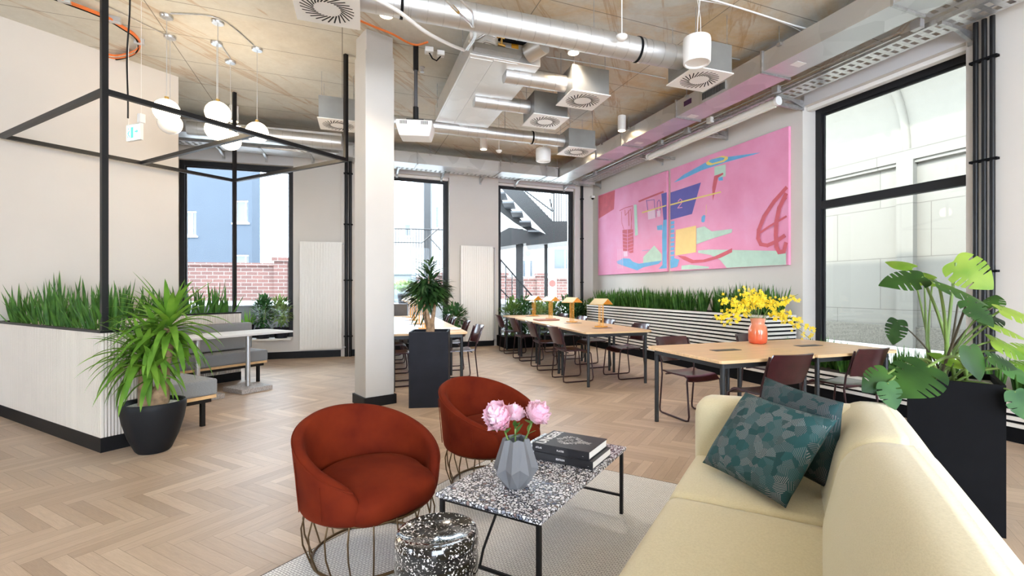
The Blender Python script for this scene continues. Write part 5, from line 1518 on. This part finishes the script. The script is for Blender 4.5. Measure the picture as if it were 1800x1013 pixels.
for p, lab in dpos:
    if fst: dif0.location = p; dif0.rotation_euler = (0,0,AD); dif0['label'] = lab; fst = False
    else: dup(dif0, p, AD, lab)

def rduct(name, p0, p1, r_, label, collars=(), hang=()):
    p0, p1 = Vector(p0), Vector(p1); ln = (p1-p0).length; a = math.atan2(p1.y-p0.y, p1.x-p0.x)
    e_ = empty(name, tuple(p0), a, label, 'duct')
    m_ = MB(); m_.tube([(0,0,0), (ln,0,0)], r_, 40); m_.build('spiral_tube', M['duct'], e_, smooth=70)
    m_ = MB(); n = max(2, int(ln/.14))
    for i in range(1, n): x = ln*i/n; m_.tube([(x-.003, -.0, 0), (x+.003, 0, 0)], r_+.0022, 40)
    m_.build('spiral_seam', M['galv'], e_, smooth=50)
    for c in collars:
        MB().tube([(c-.012, 0, 0), (c+.012, 0, 0)], r_+.008, 32).build('collar', M['blackm'], e_, smooth=40)
        MB().tube([(c+.05, 0, 0), (c+.056, 0, 0)], r_+.006, 32).build('collar', M['galv'], e_, smooth=40)
    for h in hang:
        m_ = MB(); m_.tube([(h, 0, r_), (h, 0, CZ-p0.z)], .004, 5); m_.build('hanger_rod', M['galv'], e_)
    return e_
Dz = 3.80
# big duct feeding the first vent
pE = V(*dpos[0][0][:2])-uD*.23; c5 = V(*dpos[4][0][:2]); ln1 = float((pE-c5) @ uD)-.235; pS = pE-uD*ln1
rduct('spiral_duct', (pS[0], pS[1], Dz), (pE[0], pE[1], Dz), .118, 'big round silver duct crossing overhead to the largest vent', collars=(ln1-.55, .35), hang=(.8, 2.2))
pE = V(*dpos[1][0][:2])-uD*.23; rduct('spiral_duct', (pE[0]-uD[0]*.75, pE[1]-uD[1]*.75, Dz-.03), (pE[0], pE[1], Dz-.03), .095, 'short round duct from the fan coil unit to the second vent')
pE = V(*dpos[2][0][:2])-uD*.23; rduct('spiral_duct', (pE[0]-uD[0]*.75, pE[1]-uD[1]*.75, Dz-.03), (pE[0], pE[1], Dz-.03), .09, 'short round duct from the fan coil unit to the third vent')
pE = V(*dpos[3][0][:2])-uD*.23; rduct('spiral_duct', (pE[0]-uD[0]*2.9, pE[1]-uD[1]*2.9, Dz-.04), (pE[0], pE[1], Dz-.04), .095, 'long round duct behind the fan coil unit to the far corner vent', collars=(2.35,), hang=(.5, 1.9))
pE = V(*PY(600, 250, 8.2)[:2]); rduct('spiral_duct', (pE[0]-uD[0]*2.2, pE[1]-uD[1]*2.2, 3.82), (pE[0], pE[1], 3.82), .11, 'round duct over the big window, left of the column', hang=(.6,))

# fan coil unit
fa_ = math.radians(21.7); zf = 3.80
A_, B_2, C_2, D_2 = [V(*G(x, y, zf)[:2]) for x, y in ((825.8, 94.8), (956.9, 110.5), (862, 224), (764.2, 214.8))]
wF = .80; lF = 2.2
e_ = empty('fan_coil_unit', (A_[0], A_[1], zf), fa_, 'large silver fan coil unit hung under the ceiling', 'air conditioner')
MB().bb(0, wF, 0, lF, 0, .24).build('casing', M['casing'], e_, bevel=.004)
m_ = MB(); m_.bb(.02, wF*.33, .06, lF-.04, -.006, .0); m_.build('access_panel', M['casing'], e_, bevel=.002)
m_ = MB(); m_.bb(wF*.34, wF*.68, .03, lF-.02, -.006, .0); m_.build('access_panel', M['casing'], e_, bevel=.002)
m_ = MB(); m_.bb(.03, .55, -.10, 0, .03, .09); m_.build('drip_tray', M['darkgalv'], e_, bevel=.003)
MB().bb(.38, .78, -.035, -.002, .10, .13).build('valve_pipe', M['white'], e_)
MB().tube([(.30, -.05, .19), (.72, -.05, .20), (.80, -.05, .15)], .022, 10).build('insulated_pipe', M['blackm'], e_, smooth=60)
MB().box((.50, -.004, .17), (.08, .006, .07)).build('warning_label', M['yellow'], e_)
m_ = MB(); m_.tube([(.28, -.06, .21), (.36, -.06, .20)], .017, 8); m_.tube([(.29, -.06, .13), (.37, -.06, .12)], .017, 8); m_.tube([(.33, -.06, .21), (.33, -.06, .12)], .014, 8); m_.build('brass_valve', M['gold'], e_, smooth=50)
for k_ in range(2):
    MB().tube([(.26, -.06, .20-.08*k_), (.16, -.05, .22-.08*k_), (.06, -.05, .14-.07*k_), (-.03, -.07, .10)], .012, 8).build('braided_hose', M['tray'], e_, smooth=60)
for x in (.08, wF-.08):
    for y in (.25, lF-.3): MB().tube([(x if x > .2 else -.02, y, .10), (x if x > .2 else -.02, y, CZ-zf)], .004, 5).build('hanger_rod', M['galv'], e_)
m_ = MB(); m_.lathe([(.10, 0), (.10, .12), (.11, .16)], 24, M=Matrix.Rotation(PI/2, 3, 'X'), c=(wF*.56, lF+.15, .05)); m_.build('outlet_collar', M['duct'], e_, smooth=50)
m_ = MB(); m_.tube([(wF-.16, -.04, .10), (wF-.05, -.22, .14)], .10, 20); m_.build('inlet_collar', M['duct'], e_, smooth=50)

# white drain hose
hp = [PY(640, -12, 3.7), PY(697, 18, 3.95), PY(748, 56, 4.35), PY(790, 78, 4.75), PY(815, 88, 5.0)]
def smoothpath(P, k_=6):
    P = [Vector(p) for p in P]; out = []
    for i in range(len(P)-1):
        a, b, c, d = P[max(i-1, 0)], P[i], P[i+1], P[min(i+2, len(P)-1)]
        for j in range(k_):
            t = j/k_; out.append(.5*((2*b)+(-a+c)*t+(2*a-5*b+4*c-d)*t*t+(-a+3*b-3*c+d)*t**3))
    out.append(P[-1]); return out
def cable(name, pts, r_, mat, label, cat='cable', k_=6):
    p0 = Vector(pts[0]); o = MB().tube([q_-p0 for q_ in smoothpath(pts, k_)], r_, 8).build(name, mat, loc=tuple(p0), smooth=70); tag(o, label, cat); return o
cable('drain_hose', hp, .017, M['white'], 'white plastic hose sagging down to the fan coil unit', 'hose')

for k_, lab in ((0, 'braided steel hose with brass joint rising over the big round duct'), (1, 'second braided steel hose beside the one with the brass joint')):
    hp = [PY(818+k_*4, 88, 5.0), PY(833+k_*3, 64, 4.62), PY(834+k_*4-6, 44, 4.3), PY(806+k_*24, 22, 4.02), PY(790+k_*26, 6, 3.9), PY(770+k_*30, -12, 3.8)]
    o = cable('braided_hose', hp, .010, M['tray'], lab, 'hose')
    if k_ == 0:
        q0 = Vector(o.location); a_, b_q = Vector(hp[3])-q0, Vector(hp[3]).lerp(Vector(hp[4]), .7)-q0
        MB().tube([a_, b_q], .0145, 10).build('brass_joint', M['gold'], o, smooth=50)
# rectangular ducts
def rect(name, frame_rz, x0, x1, y0, y1, z0, z1, label, flanges, stickers=()):
    e_ = empty(name, (0,0,0), frame_rz, label, 'duct')
    MB().bb(x0, x1, y0, y1, z0, z1).build('duct_casing', M['galvf'], e_)
    for f_ in flanges:
        m_ = MB(); q_ = .022
        m_.bb(f_-.012, f_+.012, y0-q_, y1+q_, z0-q_, z0); m_.bb(f_-.012, f_+.012, y0-q_, y1+q_, z1, z1+q_); m_.bb(f_-.012, f_+.012, y0-q_, y0, z0, z1); m_.bb(f_-.012, f_+.012, y1, y1+q_, z0, z1)
        m_.build('flange', M['galv'], e_)
        m_ = MB(); m_.tube([(f_+.25, y0-.02, z1-.02), (f_+.25, y0-.02, CZ)], .005, 6); m_.box((f_+.25, y0-.02, z1-.02), (.05, .03, .03)); m_.build('hanger', M['galv'], e_)
    for x in stickers: MB().box((x, (y0+y1)/2, z0-.001), (.10, .14, .003)).build('sticker', M['white'], e_)
    return e_
M['galvf'] = m_galv('flat_duct_steel', .55, .72, .38, 3)
fl_ = [-(at_d(px, 200, 4.50)[0]) for px in (1047, 1093, 1189, 1340, 1570)]
x_end = -10.25
r1 = rect('rectangular_duct', RZ_P, x_end, -1.6, 4.50, 4.92, 3.84, 4.06, 'long rectangular duct running above the paintings side', [max(x_end+.05, f_) for f_ in fl_], [fl_[1]+.2, fl_[2]+.1, fl_[3]+.3])
m_ = MB(); ex = -(at_d(1255, 150, 4.5)[0])
m_.bb(ex-.22, ex+.22, 4.485, 4.50, 3.86, 3.97); m_.build('grille_frame', M['alu'], r1); m_ = MB()
for i in range(20): m_.bb(ex-.20+i*.021, ex-.194+i*.021, 4.478, 4.486, 3.87, 3.96)
m_.build('grille', M['dslot'], r1)
p_ = at_d(1209, 180, 4.5); MB().box((-p_[0], 4.496, p_[1]), (.16, .004, .07)).build('brand_plate', simple('dark_purple_label', (.05,.01,.06), .5), r1)
# duct along the window wall (R frame)
fx_ = [b_at(px, 9.9) for px in (733, 878)]
rect('rectangular_duct', RZ_R, -2.0, 4.48, 9.83, 10.25, 3.84, 4.06, 'rectangular duct running along above the two far windows', fx_+[.2, 4.2])
# ceiling edge trunk above first window
# cable trays
def tray(name, rz, x0, x1, y0, y1, z, label, br=(), wally=None):
    e_ = empty(name, (0,0,0), rz, label, 'cable tray'); m_ = MB()
    for y in (y0, y1-.004): m_.bb(x0, x1, y, y+.004, z, z+.05)
    p_ = .10; n = int((x1-x0)/p_)
    for yy in (y0+.004, (y0+y1)/2-.02, y1-.044): m_.bb(x0, x1, yy, yy+.04, z, z+.0025)
    for i in range(n): m_.bb(x0+i*p_, x0+i*p_+.055, y0, y1, z-.001, z+.0015)
    m_.build('perforated_channel', M['tray'], e_)
    for b in br:
        m_ = MB(); wy = wally
        m_.bb(b-.02, b+.02, y0-.02, wy, z-.035, z-.003)
        m_.bb(b-.025, b+.025, wy-.012, wy, z-.14, z+.06)
        m_.add([(b-.018, wy-.25, z-.035), (b+.018, wy-.25, z-.035), (b+.018, wy-.01, z-.035), (b-.018, wy-.01, z-.035), (b-.018, wy-.01, z-.10), (b+.018, wy-.01, z-.10)], [(0,1,2,3), (0,4,5,1), (3,2,5,4), (0,3,4), (1,5,2)])
        m_.build('wall_bracket', M['galv'], e_)
    return e_
tz = 3.95
brs = [-(at_d(px, 200, 5.6)[0]) for px in (1035, 1140, 1250, 1380, 1672)]
tr = tray('cable_tray', RZ_P, -10.5, -1.9, 5.43, 5.74, tz, 'perforated steel cable tray along the paintings wall', brs, WP)
m_ = MB(); m_.bb(-10.4, -3.2, 5.36, 5.385, tz+.01, tz+.03); m_.tube([(-10.4, 5.37, tz+.06), (-3.2, 5.37, tz+.06)], .008, 6); m_.tube([(-10.4, 5.40, tz+.075), (-3.2, 5.40, tz+.075)], .008, 6); m_.build('conduit', M['galv'], tr)
for px in (1050, 1166, 1213, 1253, 1370, 1618):
    x = -(at_d(px, 200, 5.4)[0]); MB().box((x, 5.345, tz+.03), (.10, .07, .09)).build('junction_box', M['alu'] if px != 1253 else M['white'], tr, bevel=.006)
tray('cable_tray', RZ_R, -.2, 5.75, 10.42, 10.68, 3.90, 'perforated steel cable tray above the two far windows', [b_at(px, 10.6) for px in (700, 780, 850, 912, 1000)], WB)
e_ = tray('cable_tray', RZ_A, -4.5, -.3, -.55, -.28, 3.86, 'perforated steel cable tray above the big window on the bench side', [-3.2, -2.3, -1.6, -.8], 0); e_.location = (A0[0], A0[1], 0)
# branch tray at upper right climbing to the ceiling
m_ = tray('cable_tray', RZ_P, -2.95, -1.7, 5.0, 5.42, 4.03, 'short cable tray section joining overhead at the upper right', [], WP)
# conduit run above first window
e_ = empty('rectangular_duct', (A0[0], A0[1], 0), RZ_A, 'low rectangular duct above the big window on the bench side', 'duct')
MB().bb(-4.4, -.2, -1.1, -.75, 3.86, 4.06).build('duct_casing', M['galvf'], e_)

# projection screen roller
e_ = empty('projector_screen', R(5.42, 0), RZ_P, 'rolled white projector screen tube mounted above the pink paintings', 'screen')
x0, x1 = -(at_d(1141, 275, 5.42)[0]), -(at_d(1366, 180, 5.42)[0])
sz_ = (at_d(1141, 275, 5.42)[1]+at_d(1364, 180, 5.42)[1])/2
e_.location = (UR[0]*5.42, UR[1]*5.42, 0)
MB().tube([(x0, 0, sz_), (x1, 0, sz_)], .05, 24).build('roller_tube', M['silk'], e_, smooth=50)
MB().bb(x0+.02, x1-.02, -.012, .012, sz_-.075, sz_-.045).build('bottom_bar', M['silk'], e_, bevel=.004)
for x in (x0-.01, x1+.01): MB().tube([(x-.02, 0, sz_), (x+.02, 0, sz_)], .06, 24).build('end_cap', M['white'], e_, smooth=50)
for x in (x0+.1, (x0+x1)/2, x1-.05): MB().bb(x-.02, x+.02, .04, WP-5.42, sz_-.03, sz_+.02).build('wall_bracket', M['galv'], e_)

# projector on its pole
pp = PY(731, 80, 5.75); e_ = empty('projector', (pp[0], pp[1], CZ), .12, 'white projector hanging from the ceiling on a dark pole', 'projector')
zt_, zb2 = PY(0, 215, 5.75)[2]-CZ, PY(0, 253, 5.75)[2]-CZ
MB().tube([(0,0,0), (0,0,-.30)], .032, 16).build('pole_sleeve', M['black'], e_, smooth=50)
MB().tube([(0,0,-.28), (0,0,-.78)], .022, 16).build('pole', simple('dark_grey_tube', (.12,.12,.13), .35, metal=.6), e_, smooth=50)
MB().tube([(0,0,-.74), (0,0,-.90)], .032, 16).build('pole_sleeve', M['black'], e_, smooth=50)
MB().box((0,0,-.92), (.20,.16,.03)).build('mount_plate', M['black'], e_)
m_ = MB(); P = [(-.21,-.16), (.21,-.16), (.21,.16), (-.21,.16)]; z1_, z0_ = -.94, -1.12
m_.add([(x, y, z1_) for x, y in P]+[(x*.98, y*1.0, -1.0) for x, y in P]+[(x*.82, y*.8, z0_) for x, y in P], [(0,1,2,3), (0,4,5,1), (1,5,6,2), (2,6,7,3), (3,7,4,0), (4,8,9,5), (5,9,10,6), (6,10,11,7), (7,11,8,4), (8,11,10,9)])
m_.build('housing', M['white'], e_, bevel=.012)
m_ = MB()
for k_ in range(7): m_.bb(-.16+k_*.012, -.154+k_*.012, -.163, -.158, -.995, -.955); m_.bb(.08+k_*.012, .086+k_*.012, -.163, -.158, -.995, -.955)
m_.build('vent_grille', M['dslot'], e_)
MB().lathe([(.035, 0), (.04, .03), (.03, .03), (.02, .02), (0, .015)], 20, M=Matrix.Rotation(PI/2, 3, 'X')).build('lens', M['black'], e_, smooth=50).location = (-.10, .16, -1.0)

# downlights
def make_down():
    t = empty('downlight', (0,0,0), 0, 'x', 'lamp')
    MB().lathe([(0, 0), (.066, 0), (.068, -.01), (.068, -.24), (.062, -.25), (.055, -.24), (.055, -.225), (0, -.225)][::-1], 28).build('housing', M['white'], t, smooth=40)
    MB().lathe([(0, -.228), (.052, -.228)], 24).build('light_disc', M['lampglow'], t)
    return t
dn = make_down(); fst = True
def Cpt(px, py, zr=CZ): p = G(px, py, zr); return (p[0], p[1], CZ)
dl = [(Cpt(1093, 204), 'white cylinder downlight in front of the long rectangular duct'),
      (Cpt(1008, 92, CZ-.24), 'lit downlight beyond the big round duct, above the lamp desks'),
      (Cpt(679, 26, CZ-.24), 'lit downlight just beside the top of the column'),
      (Cpt(850, 262, CZ-.24), 'lit downlight hanging below the duct behind the projector'),
      (Cpt(1021, 266, CZ-.20), 'lit downlight in the far corner at the smallest vent'),
      (Cpt(411, 213, CZ-.24), 'white cylinder downlight among the glass globes by the black post')]
for p, lab in dl:
    if fst: dn.location = p; dn['label'] = lab; fst = False
    else: dup(dn, p, 0, lab)
    s_ = bpy.data.lights.new('downlight_beam', 'SPOT'); s_.energy = 36; s_.color = (1, .86, .70); s_.spot_size = 1.9; s_.shadow_soft_size = .05; s_.spot_blend = .6
    so = bpy.data.objects.new('downlight_beam', s_); col.objects.link(so); so.location = (p[0], p[1], CZ-.27)
# white pendant speakers
def pend(px, y0, y1, Y_, r_, lab):
    a, b = PY(px, y0, Y_), PY(px, y1, Y_); h_ = a[2]-b[2]; e_ = empty('pendant_speaker', (a[0], a[1], b[2]), 0, lab, 'speaker')
    MB().lathe([(0, .015), (r_*.8, .015), (r_*.83, .0), (r_*.93, 0), (r_*.97, .01), (r_, h_*.6), (r_, h_-.02), (r_*.96, h_), (0, h_)], 36).build('housing', M['white'], e_, smooth=40)
    m_ = MB(); m_.tube([(0, 0, h_), (.01, 0, h_+.2), (.04, 0, CZ-b[2])], .004, 6); m_.tube([(.04, 0, h_), (.035, 0, h_+.2), (0, .02, CZ-b[2])], .003, 6); m_.build('cord', M['white'], e_)
pend(1225, 68, 112, 4.7, .133, 'white drum-shaped pendant speaker hanging by the largest vent')
pend(955, 262, 284, 8.3, .13, 'small white drum-shaped pendant speaker hanging by the farthest vent')
# motion sensors
def sens(px, py, Y_, r_, lab):
    a = PY(px, py, Y_); e_ = empty('motion_sensor', a, 0, lab, 'sensor')
    MB().lathe([(0, -.03), (r_*.5, -.028), (r_*.8, -.01), (r_, 0), (r_, .015), (0, .02)], 28).build('dome', M['white'], e_, smooth=50)
    MB().tube([(0, 0, .015), (0, 0, CZ-a[2])], .006, 8).build('rod', M['white'], e_)
sens(1093, 66, 4.65, .055, 'small white motion sensor on a thin rod before the big round duct')
sens(877, 266, 8.2, .05, 'small white motion sensor on a rod behind the fan coil unit')
# dome camera
a = R(b_at(1040), WB-.06, 3.66); e_ = empty('security_camera', a, RZ_R, 'small white dome security camera in the far corner', 'camera')
MB().lathe([(0, .04), (.06, .04), (.06, 0), (.045, -.012), (0, -.012)][::-1], 24).build('housing', M['white'], e_, smooth=40); MB().lathe([(0, -.05), (.02, -.045), (.036, -.025), (.04, -.008), (0, -.008)], 20).build('lens_dome', M['black'], e_, smooth=60)
MB().bb(-.03, .03, 0, .06, .0, .03).build('wall_mount', M['white'], e_)

# glass globe pendants
globes = [((293, 195), 5.12, (296, 26), 'glowing glass globe hanging highest and farthest from the column'), ((299, 217), 5.54, (302, 63), 'glass globe just below and behind the first one, before the left wall'),
          ((383, 199), 5.23, (385, 37), 'glowing globe at the top of the stack beside the black post'), ((381, 228), 5.68, (384, 74), 'glowing globe in the middle of the stack beside the black post'),
          ((405, 247), 6.14, (405, 107), 'lowest glowing globe, in line with the black post'), ((452, 233), 5.82, (448, 85), 'single glowing globe nearest the column')]
for (gx, gy), Y_, (cx_, cy_), lab in globes:
    a = PY(gx, gy, Y_); e_ = empty('globe_pendant', (a[0], a[1], CZ), 0, lab, 'lamp'); dz = a[2]-CZ
    MB().lathe([(.0, -.03), (.055, -.03), (.06, -.02), (.06, 0), (0, 0)], 24).build('ceiling_cup', M['galv'], e_, smooth=40)
    MB().tube([(0,0,-.02), (0,0,dz+.12)], .0035, 6).build('cord', M['alu'], e_)
    MB().lathe([(0, dz+.15), (.02, dz+.15), (.02, dz+.115), (0, dz+.115)][::-1], 12).build('socket_cap', M['gold'], e_, smooth=40)
    MB().lathe([(.122*math.sin(PI*i/16), dz-.122*math.cos(PI*i/16)) for i in range(17)], 32).build('glass_globe', M['globe2'] if 'second' in lab or 'below and behind' in lab else M['globe'], e_, smooth=180)
# conduits joining the ceiling cups
# exit sign
a = PY(237, 233, 4.9); e_ = empty('exit_sign', a, -.35, 'lit green and white emergency exit sign hanging before the left wall', 'sign')
MB().box((0,0,0), (.22, .03, .17)).build('housing', M['white'], e_, bevel=.004)
MB().box((0,-.016,-.005), (.205, .004, .15)).build('sign_panel', M['exitw'], e_)
m_ = MB(); y = -.0195
def flat(pts): m_.add([(x, y, z) for x, z in pts], [tuple(range(len(pts)))])
flat([(-.03,-.06),(.01,-.06),(.01,.05),(-.03,.05)]); flat([(.03,-.008),(.06,-.008),(.06,-.022),(.085,0),(.06,.022),(.06,.008),(.03,.008)][::1])
flat([(-.075,.03),(-.06,.03),(-.06,.045),(-.075,.045)]); flat([(-.085,-.01),(-.055,.02),(-.045,.012),(-.07,-.02)]); flat([(-.085,-.055),(-.075,-.055),(-.06,-.01),(-.07,-.01)]); flat([(-.06,-.02),(-.045,-.035),(-.04,-.055),(-.05,-.055),(-.065,-.025)])
m_.build('pictogram', M['exitg'], e_)
MB().box((.10, 0, .13), (.05,.05,.09)).build('battery_box', M['white'], e_, bevel=.004)
MB().tube([(.10, 0, .16), (.10, 0, CZ-a[2])], .002, 5).build('cord', M['white'], e_); MB().tube([(-.10, 0, .085), (-.10, 0, CZ-a[2])], .002, 5).build('cord', M['white'], e_)
b_ = PY(225, 208, 4.5)
cable('power_cable', [(b_[0]+.02, b_[1], CZ), (b_[0]+.015, b_[1], 3.9), (b_[0]-.01, b_[1], 3.5), (b_[0], b_[1], 3.1), (b_[0]+.0, b_[1], b_[2])], .007, M['black'], 'thin black cable hanging down beside the exit sign')

# orange cable bundle
def cl_(px, py, dz=.04): p = G(px, py, CZ-dz); return (p[0], p[1], CZ-dz)
base_pts = [(90, -6), (128, 8), (160, 20), (190, 33), (218, 50), (236, 62), (246, 76), (242, 88), (226, 96), (205, 100), (190, 98)]
e_ = empty('cable_bundle', cl_(190, 33), 0, 'bundle of orange and green cables curving under the ceiling at the left wall', 'cable'); o0 = Vector(cl_(190, 33))
for k_, mt in enumerate(('orange_cable', 'orange_cable', 'white', 'orange_cable', 'green_cable', 'blackm')):
    pts = [Vector(cl_(x-(k_%3)*1.5*(1 if i > 5 else 0), y+(k_-2.5)*1.2+(2.0*(k_//3) if i > 6 else 0), .04+.01*(k_%2)))-o0 for i, (x, y) in enumerate(base_pts)]
    MB().tube(smoothpath(pts, 5), .008, 6).build('cable', M[mt], e_, smooth=70)
for px, py in ((113, 2), (202, 38), (245, 76)):
    p = Vector(cl_(px, py, .05))-o0; MB().box((p.x, p.y, p.z+.02), (.10, .05, .07), rz=.5).build('cable_clip', M['alu'], e_, bevel=.006)
pts = [G(632, 36, CZ-.05), G(660, 48, CZ-.05), G(690, 60, CZ-.06), G(715, 74, CZ-.05), G(733, 79, CZ-.04), G(752, 74, CZ-.03)]
cable('orange_cable', pts, .012, M['orange_cable'], 'orange cable from the column top to the projector pole')
# thin conduits on the ceiling
cable('ceiling_conduit', [cl_(160, -4, .01), cl_(200, 17, .01), cl_(296, 64, .01)], .006, M['galv'], 'thin steel conduit on the ceiling leading to the globe lamps', 'conduit')
cable('ceiling_conduit', [cl_(300, 24, .01), cl_(385, 33, .01), cl_(446, 80, .01)], .006, M['galv'], 'thin steel conduit linking the two highest globe lamp cups', 'conduit')
cable('ceiling_conduit', [cl_(384, 72, .01), cl_(405, 103, .01)], .006, M['galv'], 'short thin conduit between the two globe cups by the post', 'conduit')
cable('ceiling_conduit', [cl_(905, 22, .02), cl_(1000, 45, .02), cl_(1100, 66, .02), cl_(1200, 86, .02), cl_(1300, 105, .02)], .008, M['alu'], 'straight conduit on the ceiling beyond the big round duct', 'conduit')
cable('ceiling_conduit', [cl_(960, 100, .01), cl_(1050, 114, .01), cl_(1170, 138, .01)], .006, M['alu'], 'thin cable on the ceiling between the first two vents', 'conduit')
cable('white_cable', [cl_(1240, -4, .02), cl_(1320, 20, .02), cl_(1400, 46, .02), cl_(1450, 58, .02)], .009, M['white'], 'thicker white cable across the ceiling towards the long rectangular duct')
cable('white_cable', [cl_(1205, -4, .02), cl_(1290, 12, .02), cl_(1380, 42, .02), cl_(1420, 62, .02)], .005, M['white'], 'thinner white cable across the ceiling beside the thicker one')
e_ = empty('ceiling_junction_box', cl_(760, 84, .0), .3, 'pair of white junction boxes on the ceiling beside the projector pole', 'junction box')
MB().box((-.04,0,-.04), (.10,.10,.06)).build('box', M['white'], e_, bevel=.006); MB().box((.10,.02,-.05), (.09,.08,.06)).build('box', M['white'], e_, bevel=.006)
MB().tube([(-.04,0,-.06), (0,-.02,-.14), (.05,0,-.15), (.10,.02,-.08)], .008, 8).build('cable', M['blackm'], e_, smooth=60)
e_ = empty('sprinkler', cl_(742, 118, 0), 0, 'small chrome sprinkler head on the ceiling beside the projector', 'sprinkler')
MB().lathe([(0, -.07), (.03, -.068), (.02, -.05), (.01, -.03), (.035, -.012), (.035, 0), (0, 0)], 16).build('head', M['alu'], e_, smooth=50)
